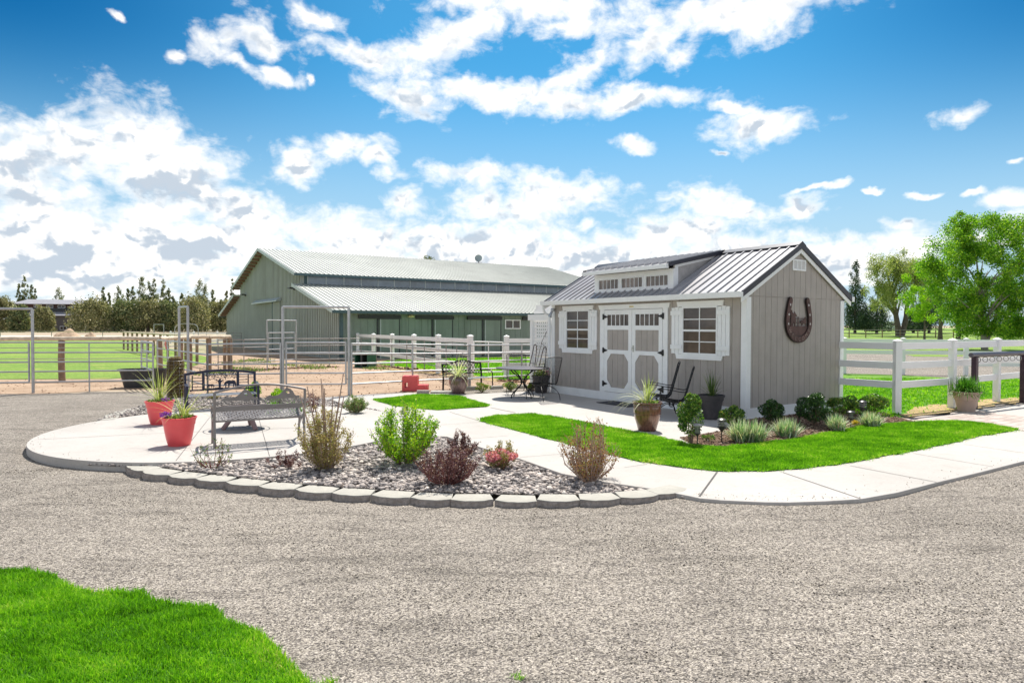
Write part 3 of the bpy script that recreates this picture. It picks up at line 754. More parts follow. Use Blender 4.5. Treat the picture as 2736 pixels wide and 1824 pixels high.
mb.prism([(SD / 2 - .14, RZ - .025), (SD / 2, RZ + .055), (SD / 2 + .14, RZ - .025), (SD / 2 + .14, RZ - .01), (SD / 2, RZ + .075), (SD / 2 - .14, RZ - .01)], (-SL - XO - .03, 0, 0), (0, 1, 0), (0, 0, 1), (SL + 2 * XO + .06, 0, 0))
mb.build('ridge_trim', m_char, shed)
mb = MB()
for x0 in (XO - .022, -SL - XO - .002):
    for a in (-OF - .005, SD + OF + .005): slab(mb, x0, x0 + .024, a, EZ - .085, SD / 2, RZ - .08, .10); mb.cut()
# soffit boards close the overhang
mb.box(-SL - XO + .03, XO - .03, -OF + .01, -.036, WH - .03, WH - .012); mb.cut(); mb.box(-SL - XO + .03, XO - .03, SD + .036, SD + OF - .01, WH - .03, WH - .012)
mb.build('fascia', m_white, shed, bevel=.003)
mb = MB()
for y0, s in ((-OF, -1), (SD + OF, 1)):
    pr = [(0, -.085), (0, .02), (.012, .02), (.012, -.07), (.085, -.07), (.098, .028), (.112, .028), (.098, -.085)]
    mb.prism([(y0 + s * a, EZ + b) for a, b in pr], (-SL - .13, 0, 0), (0, 1, 0), (0, 0, 1), (SL + .22, 0, 0))
    for x0 in (-SL - .13, .088): mb.box(x0, x0 + .004, min(y0, y0 + s * .1), max(y0, y0 + s * .1), EZ - .084, EZ + .02)
    mb.cut()
gut = mb.build('gutter', m_white, shed)
mb = MB(); mb.tube([(-SL - .06, -OF - .05, EZ - .08), (-SL - .06, -OF - .05, EZ - .2), (-SL - .06, -OF + .02, EZ - .3), (-SL - .06, -.09, EZ - .36), (-SL - .06, -.075, EZ - .5), (-SL - .06, -.075, .16), (-SL - .12, -.16, .06)], .038, 8)
mb.build('downspout', m_white, shed, smooth=True)
mb = MB(); mb.lathe([(.001, .03), (.05, .02), (.062, -.02), (.055, -.06)], 14, (-SL + .12, -.1, 2.36)); mb.tube([(-SL + .12, -.1, 2.36), (-SL + .10, -.17, 2.2), (-SL + .08, -.19, 2.14)], [.03, .035, .045], 10)
mb.build('wall_lamp', plain('zinc', (.42, .44, .47), .35, .8), shed, smooth=True)
# windows on the front
def front_window(xc, w, z0, z1, header, sill, sh):
    x0, x1 = xc - w / 2, xc + w / 2
    wn = MB(); t = .035; yb, yf = -.012, -.045
    for a, b, c, d in ((x0 - t, x0, z0 - t, z1 + t), (x1, x1 + t, z0 - t, z1 + t), (x0, x1, z0 - t, z0), (x0, x1, z1, z1 + t)): wn.box(a, b, yf, yb, c, d)
    zm = (z0 + z1) / 2; wn.box(x0, x1, yf + .004, yb, zm - .022, zm + .022)
    wn.box(xc - .011, xc + .011, yf + .012, yb, z0, zm - .022); wn.box(xc - .011, xc + .011, yf + .012, yb, zm + .022, z1)
    for zz in ((z0 + zm) / 2, (zm + z1) / 2): wn.box(x0, xc - .011, yf + .012, yb, zz - .010, zz + .010); wn.box(xc + .011, x1, yf + .012, yb, zz - .010, zz + .010)
    win = wn.build('window', m_white, shed)
    g = MB(); g.box(x0, x1, -.018, -.006, z0, z1); g.build('pane', m_glass, win)
    h = MB(); h.prism([(header[0] + .03, z1 + t), (header[1] - .03, z1 + t), (header[1], z1 + t + .12), (header[0], z1 + t + .12)], (0, -.045, 0), (1, 0, 0), (0, 0, 1), (0, .033, 0)); h.build('window_header', m_white, win, bevel=.003)
    h = MB(); h.prism([(sill[0], z0 - t), (sill[1], z0 - t), (sill[1] - .03, z0 - t - .11), (sill[0] + .03, z0 - t - .11)], (0, -.05, 0), (1, 0, 0), (0, 0, 1), (0, .038, 0)); h.build('window_sill', m_white, win, bevel=.003)
    for a, b in sh:
        s_ = MB(); n = 3; bw = (b - a) / n
        for k in range(n): s_.box(a + k * bw + .004, a + (k + 1) * bw - .004, -.040, -.013, z0 - .03 - .01 * (k % 2), z1 + .02 + .012 * (k % 2))
        for zc in (z1 - .10, z0 + .12): s_.box(a - .012, b + .012, -.062, -.0405, zc - .05, zc + .05)
        s_.build('shutter', m_white, shed, bevel=.002)
front_window(-1.185, .90, 1.30, 2.28, (-1.83, -.54), (-1.85, -.56), ((-1.98, -1.67), (-.70, -.39)))
front_window(-5.325, .90, 1.30, 2.28, (-5.98, -4.67), (-5.99, -4.69), ((-6.12, -5.81), (-4.84, -4.53)))
# double door
mb = MB()
for a, b in ((-4.40, -4.245), (-2.235, -2.09)): mb.box(a, b, -.045, -.012, .21, 2.30)
mb.prism([(-4.42, 2.30), (-2.07, 2.30), (-2.02, 2.42), (-4.47, 2.42)], (0, -.05, 0), (1, 0, 0), (0, 0, 1), (0, .038, 0))
mb.box(-4.24, -2.24, -.060, -.0365, .02, .215)
mb.build('door_frame', m_white, shed, bevel=.003)
mb = MB(); mb.box(-3.32, -3.18, -.056, -.0505, 2.34, 2.375); mb.build('name_plate', plain('brass', (.55, .46, .25), .4, .6), shed)
for side, (a, b) in enumerate(((-4.235, -3.245), (-3.235, -2.245))):
    d = MB(); y0, y1 = -.036, -.013
    d.box(a, b, y0 + .012, y1, .225, 2.29)
    door = d.build('door', m_tan, shed)
    t = MB(); st = .115
    L_, R_ = a + st, b - st
    t.prism([(a, .225), (b, .225), (b, 2.29), (a, 2.29)], (0, y0 - .012, 0), (1, 0, 0), (0, 0, 1), (0, .022, 0),
            holes=[[(L_, 1.90), (R_, 1.90), (R_, 2.17), (L_, 2.17)], [(L_, 1.29), (R_, 1.29), (R_, 1.79), (L_, 1.79)],
                   [(L_ + .14, .34), (R_ - .14, .34), (R_, .52), (R_, 1.01), (R_ - .14, 1.19), (L_ + .14, 1.19), (L_, 1.01), (L_, .52)]])
    t.build('door_trim', m_white, door, bevel=.002)
    g = MB(); g.box(L_, R_, y0 - .001, y0 + .011, 1.90, 2.17); g.build('pane', m_glass, door)
    g = MB()
    for k in range(1, 5):
        xx = L_ + (R_ - L_) * k / 5; g.box(xx - .010, xx + .010, y0 - .010, y0 - .0015, 1.90, 2.17)
    g.build('muntin', m_white, door)
    g = MB(); pw_ = (R_ - L_) / 4
    for zz0, zz1 in ((1.295, 1.785), (.35, 1.18)):
        for k in range(4):
            cut = .0 if zz0 > 1 else (.13 if k in (0, 3) else 0)
            g.box(L_ + k * pw_ + .005, L_ + (k + 1) * pw_ - .005, y0 + .002, y0 + .0115, zz0 + cut, zz1 - cut)
    g.build('door_panel', m_tan, door)
    for zc in (.42, 1.27, 2.12):
        h = MB(); xe = a if side == 0 else b; s = 1 if side == 0 else -1
        h.box(min(xe - .05 * s, xe), max(xe - .05 * s, xe), -.064, -.0485, zc - .07, zc + .07)
        h.prism([(xe, zc - .045), (xe + s * .13, zc - .008), (xe + s * .13, zc + .008), (xe, zc + .045)], (0, -.062, 0), (1, 0, 0), (0, 0, 1), (0, .012, 0)); h.build('hinge', m_black, door)
    if side == 1:
        h = MB(); h.box(a + .03, a + .075, -.056, -.0485, 1.26, 1.42); h.tube([(a + .052, -.056, 1.36), (a + .052, -.10, 1.36), (a + .052, -.10, 1.30)], .010, 6); h.build('handle', plain('nickel', (.5, .52, .5), .3, .9), door)
# dormer
dm = MB(); DX0, DX1, DY = -4.74, -2.05, .10
zt = 3.21
def dz(y): return 3.30 + (3.70 - 3.30) * (y + .14) / (SD / 2 + .14)
ym = SD / 2 - .02
for x0 in (DX0 + .0, DX1 - .03): dm.prism([(DY + .02, roofz(DY) - .02), (DY + .02, dz(DY) - .03), (ym, dz(ym) - .03), (ym, roofz(ym) - .02)], (x0, 0, 0), (0, 1, 0), (0, 0, 1), (.03, 0, 0)); dm.cut()
dor = dm.build('dormer', plain('dormer_siding', (.42, .40, .39), .65), shed)
t = MB()
wins = [(-4.61, -3.83), (-3.76, -2.99), (-2.92, -2.17)]
t.prism([(DX0 - .02, roofz(DY) - .02), (DX1 + .02, roofz(DY) - .02), (DX1 + .02, zt), (DX0 - .02, zt)], (0, DY - .025, 0), (1, 0, 0), (0, 0, 1), (0, .044, 0), holes=[[(a, 2.81), (b, 2.81), (b, 3.09), (a, 3.09)] for a, b in wins])
for x0 in (DX0 - .022, DX1 + .001): t.box(x0, x0 + .021, DY + .02, DY + .13, roofz(DY) - .0, dz(DY) - .04); slab(t, x0, x0 + .021, DY + .131, dz(DY + .13) - .04, ym, dz(ym) - .04, .09)
t.build('dormer_trim', m_white, dor, bevel=.002)
for a, b in wins:
    g = MB(); g.box(a + .03, b - .03, DY - .004, DY + .004, 2.835, 3.065); wn = g.build('dormer_window', m_glassb, dor)
    g = MB()
    for q in ((a, a + .03, 2.81, 3.09), (b - .03, b, 2.81, 3.09), (a + .03, b - .03, 2.81, 2.835), (a + .03, b - .03, 3.065, 3.09)): g.box(q[0], q[1], DY - .034, DY + .006, q[2], q[3])
    for k in range(1, 5): xx = a + .03 + (b - a - .06) * k / 5; g.box(xx - .008, xx + .008, DY - .016, DY - .0045, 2.836, 3.064)
    g.build('window_frame', m_white, wn)
r_ = MB(); slab(r_, DX0 - .18, DX1 + .10, -.14, 3.30, SD / 2, 3.70, .03)
x = DX0 - .10
while x < DX1 + .08: r_.bar((x, -.13, 3.325), (x, SD / 2 - .02, 3.715), .026, .06); x += .232
r_.build('dormer_roof', m_roof, dor)
r_ = MB()
for x0 in (DX0 - .215, DX1 + .085): slab(r_, x0, x0 + .032, -.16, 3.335, SD / 2, 3.735, .10); r_.cut()
r_.build('dormer_edge', m_char, dor)
g = MB(); g.box(DX0 - .18, DX1 + .075, -.235, -.142, 3.195, 3.29); g.build('dormer_gutter', m_white, dor, bevel=.006)
# louvred gable vent
v_ = MB(); v_.prism([(1.52, 3.09), (2.0, 3.09), (2.0, 3.33), (1.52, 3.33)], (.006, 0, 0), (0, 1, 0), (0, 0, 1), (.022, 0, 0), holes=[[(1.55 + k * .145, 3.12), (1.675 + k * .145, 3.12), (1.675 + k * .145, 3.30), (1.55 + k * .145, 3.30)] for k in range(3)])
for k in range(9): v_.box(.008, .020, 1.54, 1.98, 3.122 + k * .020, 3.134 + k * .020)
v_.build('vent', m_white, shed)

# ---- horseshoe welcome sign on the gable
hs = thing('horseshoe_sign', 'brown metal horseshoe sign lettered WELCOME hanging on the shed gable', 'wall sign', shed_w(.024, 1.735, 2.02), YAW)
m_rust = plain('brown_metal', (.085, .042, .036), .5, .5, var=.35, scale=8)
m_edge = plain('dark_edge', (.03, .018, .017), .5, .5)
cpts = [(-.315, .42), (-.36, .28), (-.40, .12), (-.415, -.02), (-.40, -.14), (-.345, -.25), (-.26, -.335), (-.14, -.395), (0, -.415), (.14, -.395), (.26, -.335), (.345, -.25), (.40, -.14), (.415, -.02), (.40, .12), (.36, .28), (.315, .42)]
def smooth2(pts, k=6):
    out = []
    for i in range(len(pts) - 1):
        p0, p1, p2, p3 = pts[max(i - 1, 0)], pts[i], pts[i + 1], pts[min(i + 2, len(pts) - 1)]
        for j in range(k):
            t = j / k; out.append(tuple(.5 * ((2 * p1[a]) + (-p0[a] + p2[a]) * t + (2 * p0[a] - 5 * p1[a] + 4 * p2[a] - p3[a]) * t * t + (-p0[a] + 3 * p1[a] - 3 * p2[a] + p3[a]) * t ** 3) for a in range(len(p1))))
    return out + [tuple(pts[-1])]
cc_ = smooth2(cpts, 4)
def ribbon(pts, w):
    L1, R1 = [], []
    for i, q in enumerate(pts):
        a, b = pts[max(i - 1, 0)], pts[min(i + 1, len(pts) - 1)]; d = Vector((b[0] - a[0], b[1] - a[1])).normalized(); n = Vector((-d.y, d.x)) * w / 2
        L1.append((q[0] + n.x, q[1] + n.y)); R1.append((q[0] - n.x, q[1] - n.y))
    e0, e1 = pts[0], pts[-1]
    def cap(c, a):
        va = Vector((a[0] - c[0], a[1] - c[1])); out = []
        for k in range(1, 6):
            t = -math.pi * k / 6; out.append((c[0] + va.x * math.cos(t) - va.y * math.sin(t), c[1] + va.x * math.sin(t) + va.y * math.cos(t)))
        return out
    return L1 + cap(e1, L1[-1]) + R1[::-1] + cap(e0, R1[0])
mb = MB(); mb.prism(ribbon(cc_, .158), (0, 0, 0), (0, 1, 0), (0, 0, 1), (.020, 0, 0)); body = mb.build('horseshoe', m_edge, hs)
mb = MB(); mb.prism(ribbon(cc_, .120), (.0202, 0, 0), (0, 1, 0), (0, 0, 1), (.010, 0, 0)); mb.build('horseshoe_face', m_rust, hs)
mb = MB()
seg = [(.34 * math.cos(t), -.03 + .345 * math.sin(t)) for t in np.linspace(R(200), R(340), 20)]
mb.prism(seg + [(.31, -.13), (-.31, -.13)], (.002, 0, 0), (0, 1, 0), (0, 0, 1), (.014, 0, 0)); mb.build('panel', m_rust, hs)
mb = MB()
for xx in (-.02,): mb.box(.004, .014, xx - .014, xx + .014, -.13, .075)
for zz in (.035, -.055): mb.box(.005, .012, -.335, .335, zz - .006, zz + .006)
# rider leading a horse head and a dog behind the rail, as plain silhouettes
mb.prism([(-.30, -.13), (-.285, .05), (-.29, .17), (-.275, .215), (-.255, .22), (-.245, .17), (-.20, .14), (-.17, .15), (-.15, .185), (-.135, .15), (-.075, .10), (-.085, .075), (-.13, .085), (-.115, -.01), (-.12, -.05), (-.135, -.13), (-.15, -.13), (-.16, -.06), (-.20, -.05), (-.225, -.13), (-.25, -.13), (-.25, -.06), (-.27, -.13)], (.006, 0, 0), (0, 1, 0), (0, 0, 1), (.012, 0, 0))
mb.prism([(.05, -.05), (.09, -.005), (.19, .01), (.22, .035), (.225, .075), (.245, .075), (.255, .02), (.28, -.03), (.25, -.06), (.25, -.13), (.235, -.13), (.225, -.07), (.17, -.065), (.12, -.12), (.10, -.12), (.11, -.07)], (.006, 0, 0), (0, 1, 0), (0, 0, 1), (.012, 0, 0))
mb.build('silhouette', m_rust, hs)
m_star = plain('pale_star', (.62, .58, .56), .5)
mb = MB()
for (a, b) in ((-.335, .33), (-.385, .12), (-.40, -.08), (.335, .33), (.385, .12), (.40, -.08)):
    mb.prism([(a + (.034 if k % 2 == 0 else .014) * math.sin(k * math.pi / 5), b + (.034 if k % 2 == 0 else .014) * math.cos(k * math.pi / 5)) for k in range(10)], (.0303, 0, 0), (0, 1, 0), (0, 0, 1), (.004, 0, 0))
mb.build('star', m_star, hs)
def text_mesh(txt, size, depth):
    cu = bpy.data.curves.new('t', 'FONT'); cu.body = txt; cu.size = size; cu.extrude = depth; cu.align_x = 'CENTER'; cu.align_y = 'CENTER'; cu.resolution_u = 3
    ob = bpy.data.objects.new('t', cu); COL.objects.link(ob); dg = bpy.context.evaluated_depsgraph_get()
    me = bpy.data.meshes.new_from_object(ob.evaluated_get(dg)); vs = [v.co.copy() for v in me.vertices]; fs = [tuple(p.vertices) for p in me.polygons]
    bpy.data.objects.remove(ob); return vs, fs
mb = MB(); word = 'WELCOME'
for k, ch in enumerate(word):
    t = R(270 + (k - 3) * 19.5); vs, fs = text_mesh(ch, .115, .003); a0 = t + math.pi / 2
    cx_, cz_ = .405 * math.cos(t), -.02 + .395 * math.sin(t)
    mb.add([(.0335 + v.z, cx_ + v.x * math.cos(a0) - v.y * math.sin(a0), cz_ + v.x * math.sin(a0) + v.y * math.cos(a0)) for v in vs], fs)
mb.build('lettering', plain('letter_metal', (.26, .19, .17), .45, .5), hs)

# ================================================================== BARN
BO = Vector((-9.45, 36.07, -.03)); BWD, BLN = 31.7, 26.6
barn = thing('metal_barn', 'long sage green metal horse barn with lean-to roof behind the pens', 'barn', BO, YAW)
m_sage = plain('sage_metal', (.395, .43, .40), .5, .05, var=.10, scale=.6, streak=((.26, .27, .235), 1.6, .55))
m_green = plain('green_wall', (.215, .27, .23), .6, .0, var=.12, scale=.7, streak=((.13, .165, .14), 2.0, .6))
m_broof = plain('barn_roof_metal', (.50, .515, .475), .5, .05, var=.10, scale=.35, dirt=((.36, .37, .34), 1.2, .45))
m_fast = plain('barn_trim', (.07, .12, .135), .5, .2)
m_teal = plain('pale_trim', (.45, .50, .50), .45, .2)
RX, RZB = -16.45, 7.72; UX, UZ = -6.75, 5.27; UXL, UZL = -26.2, 5.27
WX, WXL = -7.3, -25.5
def uz(x): return RZB - abs(x - RX) * (RZB - UZ) / (UX - RX)
def gable_z(x):
    if x > WX: return 2.82 + (0 - x) * (4.52 - 2.82) / (0 - WX)
    if x < WXL: return 2.95 + (x + BWD) * (4.52 - 2.95) / (WXL + BWD)
    return uz(x) - .1
for nm, rng_ in (('gable_wall', 0),):
    mb = MB(); out = [(0, 0), (0, gable_z(0)), (WX + .001, gable_z(WX + .001)), (WX, uz(WX) - .1), (RX, RZB - .1), (WXL, uz(WXL) - .1), (WXL - .001, gable_z(WXL - .001)), (-BWD, gable_z(-BWD)), (-BWD, 0)]
    mb.prism(out, (0, 0, 0), (1, 0, 0), (0, 0, 1), (0, .15, 0)); mb.prism(out, (0, BLN - .5, 0), (1, 0, 0), (0, 0, 1), (0, .15, 0))
    x = -.14
    while x > -BWD + .1:
        mb.prism([(x - .05, .05), (x + .05, .05), (x + .05, gable_z(x + .05) - .01), (x - .05, gable_z(x - .05) - .01)], (0, 0, 0), (1, 0, 0), (0, 0, 1), (0, -.10, 0)); x -= .34
    mb.build(nm, m_sage, barn)
mb = MB(); mb.box(-.15, -.001, .15, BLN - .5, 0, 2.78)
y = .3
while y < BLN - .6: mb.box(-.001, .018, y, y + .03, .05, 2.74); y += .42
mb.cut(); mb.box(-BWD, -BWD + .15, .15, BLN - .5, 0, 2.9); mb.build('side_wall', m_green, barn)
mb = MB(); mb.box(0.002, .05, .01, .14, .0, 2.75); mb.box(-.05, .05, -.05, -.002, 0, 2.7); mb.build('corner_trim', m_fast, barn)
def broof(name, xa, za, xb, zb, y0, y1, under=True):
    mb = MB(); mb.prism([(xa, za), (xb, zb), (xb, zb - .09), (xa, za - .09)], (0, y0, 0), (1, 0, 0), (0, 0, 1), (0, y1 - y0, 0))
    y = y0 + .15
    while y < y1: mb.bar((xa, y, za + .02), (xb, y, zb + .02), .05, .05); y += .30
    o = mb.build(name, m_broof, barn)
    e = MB(); 
    for yy in (y0 - .03, y1): e.prism([(xa, za + .05), (xb, zb + .05), (xb, zb - .17), (xa, za - .17)], (0, yy, 0), (1, 0, 0), (0, 0, 1), (0, .03, 0)); e.cut()
    e.build('roof_edge', m_teal, o)
    e = MB(); e.box(min(xa, xa + .03 * (1 if xa > xb else -1)), max(xa, xa + .03 * (1 if xa > xb else -1)), y0, y1, za - .17, za - .02); e.build('eave_trim', m_fast, o)
    return o
OV = .62
broof('roof', UX, UZ, RX, RZB, -OV, BLN); broof('roof', UXL, UZL, RX, RZB, -OV, BLN)
broof('lean_to_roof', .5, 2.78, WX, 4.60, -OV, BLN - .3); broof('lean_to_roof', -BWD - .9, 2.92, WXL, 4.62, -OV, BLN - .3)
mb = MB()
for k in range(13):   # rafter tails under the far rake
    x = RX - .4 - k * .75; 
    if x > UXL: mb.box(x - .05, x + .05, -OV + .03, -.05, uz(x) - .28, uz(x) - .10).cut()
for k in range(9):
    x = WXL - .3 - k * .75
    if x > -BWD - .8: z = 2.92 + (x + BWD + .9) * (4.62 - 2.92) / (WXL + BWD + .9); mb.box(x - .05, x + .05, -OV + .03, -.05, z - .28, z - .10).cut()
mb.build('rafter', plain('brown_rafter', (.24, .14, .10), .8), barn)
# clerestory strip of translucent panels
mb = MB(); mb.box(WX - .1, WX + .0, .15, BLN - .5, 4.45, 5.3); mb.build('clerestory_wall', m_fast, barn)
m_poly = plain('translucent_sheet', (.20, .25, .31), .22, .0, var=.22, scale=1.2, bstr=.4, bdist=.02, bscale=14, spec=.8)
yy = .38; k = 0
while yy < BLN - 1.6:
    g = MB(); g.box(WX + .002, WX + .03, yy + .03, yy + 1.17, 4.62, 5.12); pn = g.build('window', m_poly, barn)
    g = MB(); g.box(WX + .002, WX + .045, yy - .03, yy + .028, 4.60, 5.14); g.build('mullion', m_teal, pn)
    yy += 1.2; k += 1
# sliding stall doors on the long side
m_track = plain('door_track', (.035, .04, .045), .6)
for s0, s1, so, s2 in ((1.02, 3.56, 2.21, 3.50), (4.52, 7.05, 5.67, 6.99), (8.0, 10.55, 9.19, 10.49), (12.15, 14.6, 13.3, 14.5)):
    g = MB(); g.box(.02, .09, so + .07, s2, .08, 2.31); dr = g.build('sliding_door', m_green, barn)
    g = MB(); g.box(.02, .13, s0, s1, 2.33, 2.53); g.build('track', m_track, dr)
    g = MB(); g.box(.019, .05, so - .10, so + .0, .05, 2.32); g.box(.091, .10, s2 - .06, s2, .08, 2.31); g.build('jamb', m_track, dr)
    g = MB(); g.box(.091, .10, so + .075, so + .13, .08, 2.31); g.build('edge_strip', m_teal, dr)
g = MB(); g.prism([(10.80, 1.75), (12.02, 1.75), (12.02, 2.35), (10.80, 2.35)], (.02, 0, 0), (0, 1, 0), (0, 0, 1), (.05, 0, 0), holes=[[(10.87, 1.81), (11.38, 1.81), (11.38, 2.29), (10.87, 2.29)], [(11.44, 1.81), (11.95, 1.81), (11.95, 2.29), (11.44, 2.29)]])
w_ = g.build('side_window', m_white, barn); g = MB(); g.box(.019, .035, 10.86, 11.96, 1.80, 2.30); g.build('pane', m_glass, w_)
g = MB(); g.lathe([(.001, .12), (.10, .10), (.2, .02), (.19, -.03), (.001, -.06)], 16, (.17, 4.17, 2.47)); g.build('lamp', plain('lamp_glass', (.75, .68, .35), .3), barn, smooth=True)
# big sliding door in the gable
g = MB(); g.box(-13.95, -12.0, -.16, -.11, .1, 3.62); gd = g.build('gable_door', m_sage, barn)
g = MB()
x = -12.1
while x > -13.85: g.box(x - .04, x + .04, -.20, -.1605, .12, 3.6); x -= .34
g.build('door_ribs', m_sage, gd)
g = MB(); g.box(-14.12, -13.97, -.20, -.046, .05, 3.66); g.build('jamb', m_fast, gd)
g = MB(); g.prism([(-.12, 3.66), (-.45, 3.62), (-.45, 3.70), (-.12, 3.92)], (-19.6, 0, 0), (0, 1, 0), (0, 0, 1), (7.7, 0, 0)); g.build('door_hood', m_teal, gd)
for xx, zz in ((-23.1, 4.5), (-8.5, 4.35)):
    g = MB(); g.box(xx - .08, xx + .08, -.2, -.05, zz - .08, zz + .05); g.box(xx - .35, xx + .25, -.5, -.2, zz + .0, zz + .08); g.build('floodlight', m_black, barn)
# dish on the ridge
dish = thing('satellite_dish', 'round grey satellite dish standing on the barn ridge', 'satellite dish', Vector((-3.1, 60.25, 7.62)), 0)
g = MB(); g.tube([(0, 0, 0), (0, 0, .3), (0, .1, .45)], .04, 8); g.box(-.3, .3, -.2, .2, -.02, .03); g.build('mast', m_black, dish)
g = MB(); g.lathe([(.001, 0), (.12, .01), (.24, .035), (.34, .08), (.34, .095), (.24, .05), (.001, .015)], 28); g.build('dish', plain('dish_grey', (.30, .36, .36), .5), dish, smooth=True, loc=(0, .05, .5), rot=(R(75), 0, 0))
g = MB(); g.tube([(0, 0, .2), (.35, -.35, .1)], .012, 5); g.build('feed_arm', m_black, dish)
# ================================================================== POTS AND PLANTS
def faces_quads(n, k, o5): return None
def strips(name, bases, dirs, lens, w, mat, parent=None, droop=.6, seg=6, rnd=None, fold=0.0):
    """arching strap leaves: each a tapered ribbon"""
    n = len(bases); V = np.zeros((n, (seg + 1) * 2, 3)); B = np.asarray(bases, float); D = np.asarray(dirs, float); Ln = np.asarray(lens, float)
    D /= np.linalg.norm(D, axis=1)[:, None]
    hor = D.copy(); hor[:, 2] = 0; hn = np.linalg.norm(hor, axis=1)[:, None] + 1e-6; hor /= hn
    side = np.stack([-hor[:, 1], hor[:, 0], np.zeros(n)], -1)
    P = B.copy(); d = D.copy(); st = (Ln / seg)[:, None]
    for i in range(seg + 1):
        t = i / seg; ww = w * (1 - t ** 2.2) * (.65 + .35 * min(1, t * 4)) / 2 + .0006
        ww = ww if np.isscalar(ww) else ww
        V[:, 2 * i] = P - side * ww; V[:, 2 * i + 1] = P + side * ww
        P = P + d * st
        g = droop * np.asarray(hn)[:, :1] * .9 / seg * (1 + 1.2 * t)
        d = d + np.array([0, 0, -1.0]) * g * 2 + hor * g * .3; d /= np.linalg.norm(d, axis=1)[:, None]
    F = np.array([(2 * i, 2 * i + 1, 2 * i + 3, 2 * i + 2) for i in range(seg)])
    F = (F[None] + (np.arange(n) * (seg + 1) * 2)[:, None, None]).reshape(-1, 4)
    r = rng.random(n) if rnd is None else rnd
    return np_mesh(name, V.reshape(-1, 3), F, mat, np.repeat(r, seg), parent)
def leaf_cloud(name, pts, size, mat, parent=None, aspect=.55, rnd=None, up=.25, loc=None):
    n = len(pts); Rm = rotmats(n); s_ = size * rng.uniform(.55, 1.25, n)
    L0 = np.array([(-1, 0, 0), (0, -aspect, .12), (1, 0, 0), (0, aspect, .12)], float) * .5
    V = np.einsum('nij,kj->nki', Rm, L0) * s_[:, None, None] + np.asarray(pts)[:, None, :]
    F = (np.array([(0, 1, 2, 3)])[None] + (np.arange(n) * 4)[:, None, None]).reshape(-1, 4)
    return np_mesh(name, V.reshape(-1, 3), F, mat, rng.random(n) if rnd is None else rnd, parent, loc=loc)
def dirs_fan(n, lo, hi, a0=0, a1=2 * math.pi):
    a = rng.uniform(a0, a1, n); e = rng.uniform(R(lo), R(hi), n)
    return np.stack([np.cos(a) * np.cos(e), np.sin(a) * np.cos(e), np.sin(e)], -1)
m_soil = plain('potting_soil', (.05, .032, .022), .95, var=.5, scale=25, bstr=1, bdist=.02, bscale=60, spec=.1)
m_spike = attr_mat('spike_leaf', ((0, (.20, .26, .05)), (.35, (.34, .42, .09)), (.7, (.50, .54, .20)), (1, (.66, .62, .34))), .5, .3)
m_spikec = attr_mat('cream_leaf', ((0, (.34, .42, .12)), (.4, (.62, .64, .42)), (1, (.80, .78, .62))), .5, .3)
m_spiked = attr_mat('dark_leaf', ((0, (.05, .09, .03)), (.5, (.10, .17, .05)), (1, (.22, .28, .09))), .5, .3)
m_small = attr_mat('small_leaf', ((0, (.06, .13, .02)), (.4, (.16, .29, .04)), (.75, (.34, .46, .08)), (.9, (.55, .58, .3)), (1, (.70, .16, .12))), .6, .3)
m_purple = attr_mat('purple_petal', ((0, (.16, .03, .35)), (1, (.42, .10, .62))), .6, .3)
m_pinkp = attr_mat('pink_petal', ((0, (.55, .12, .24)), (.5, (.78, .30, .40)), (1, (.90, .62, .66))), .6, .3)
def pot(name, label, cat, loc, prof, mat, soil_r, soil_z, rimmod=None, group=None):
    t = thing(name, label, cat, loc, rng.uniform(0, 6), group)
    mb = MB(); mb.lathe(prof, 56, mod=rimmod); po = mb.build('pot', mat, t, smooth=True)
    mb = MB(); mb.lathe([(.001, soil_z + .012), (soil_r * .6, soil_z + .01), (soil_r, soil_z)], 28); mb.build('soil', m_soil, t, smooth=True)
    return t
m_coral = plain('coral_plastic', (.86, .10, .11), .42, var=.06, scale=3, bstr=.05)
def coral_prof(s=1.0):
    return [(a * s, b * s) for a, b in [(.001, .0), (.165, .0), (.175, .012), (.176, .035), (.182, .042), (.205, .14), (.228, .27), (.238, .345), (.240, .352), (.248, .356), (.254, .41), (.258, .418), (.270, .462), (.278, .466), (.280, .482), (.262, .484), (.255, .44), (.001, .42)]]
spk = [((465, 1194), .92, 'coral red plastic pot nearest the gravel, with purple pansy and spiky grass', 1), ((415, 1136), .92, 'coral red plastic pot farther back on the round slab, spiky plant reaching left', 2)]
for (px, s, lab, kind) in spk:
    c = G(*px); c.y += .16
    t = pot('flower_pot', lab, 'flower pot', c, coral_prof(1.0 * s), m_coral, .25 * s, .44 * s, group='coral pots on the round slab')
    t.rotation_euler.z = 0
    z0 = .44 * s; n = 46
    if kind == 2: D = np.concatenate([dirs_fan(34, 25, 88, R(120), R(230)), dirs_fan(26, 35, 88, -1.2, 1.2)])
    else: D = dirs_fan(52, 28, 88)
    n = len(D); Bs = np.stack([rng.normal(-.01 if kind == 2 else .04, .025, n), rng.normal(.02, .025, n), np.full(n, z0)], -1)
    strips('spiky_leaves', Bs, D, rng.uniform(.3, .85, n) * (1.15 if kind == 2 else .95), .013, m_spike, t, .55, 9)
    a = rng.uniform(0, 2 * np.pi, 420); rr = .22 * s * np.sqrt(rng.random(420))
    leaf_cloud('bedding_leaves', np.stack([rr * np.cos(a), rr * np.sin(a), z0 + .02 + .05 * rng.random(420)], -1), .04, m_small, t)
    ctr = np.array([(-.14, -.12, z0 + .09), (-.17, -.06, z0 + .08)] if kind == 1 else [(.13, -.1, z0 + .07)])
    pp = np.concatenate([q + rng.normal(0, .025, (40, 3)) * (1.3, 1.3, .7) for q in ctr])
    leaf_cloud('pansy_flowers', pp, .045, m_purple, t, .8)

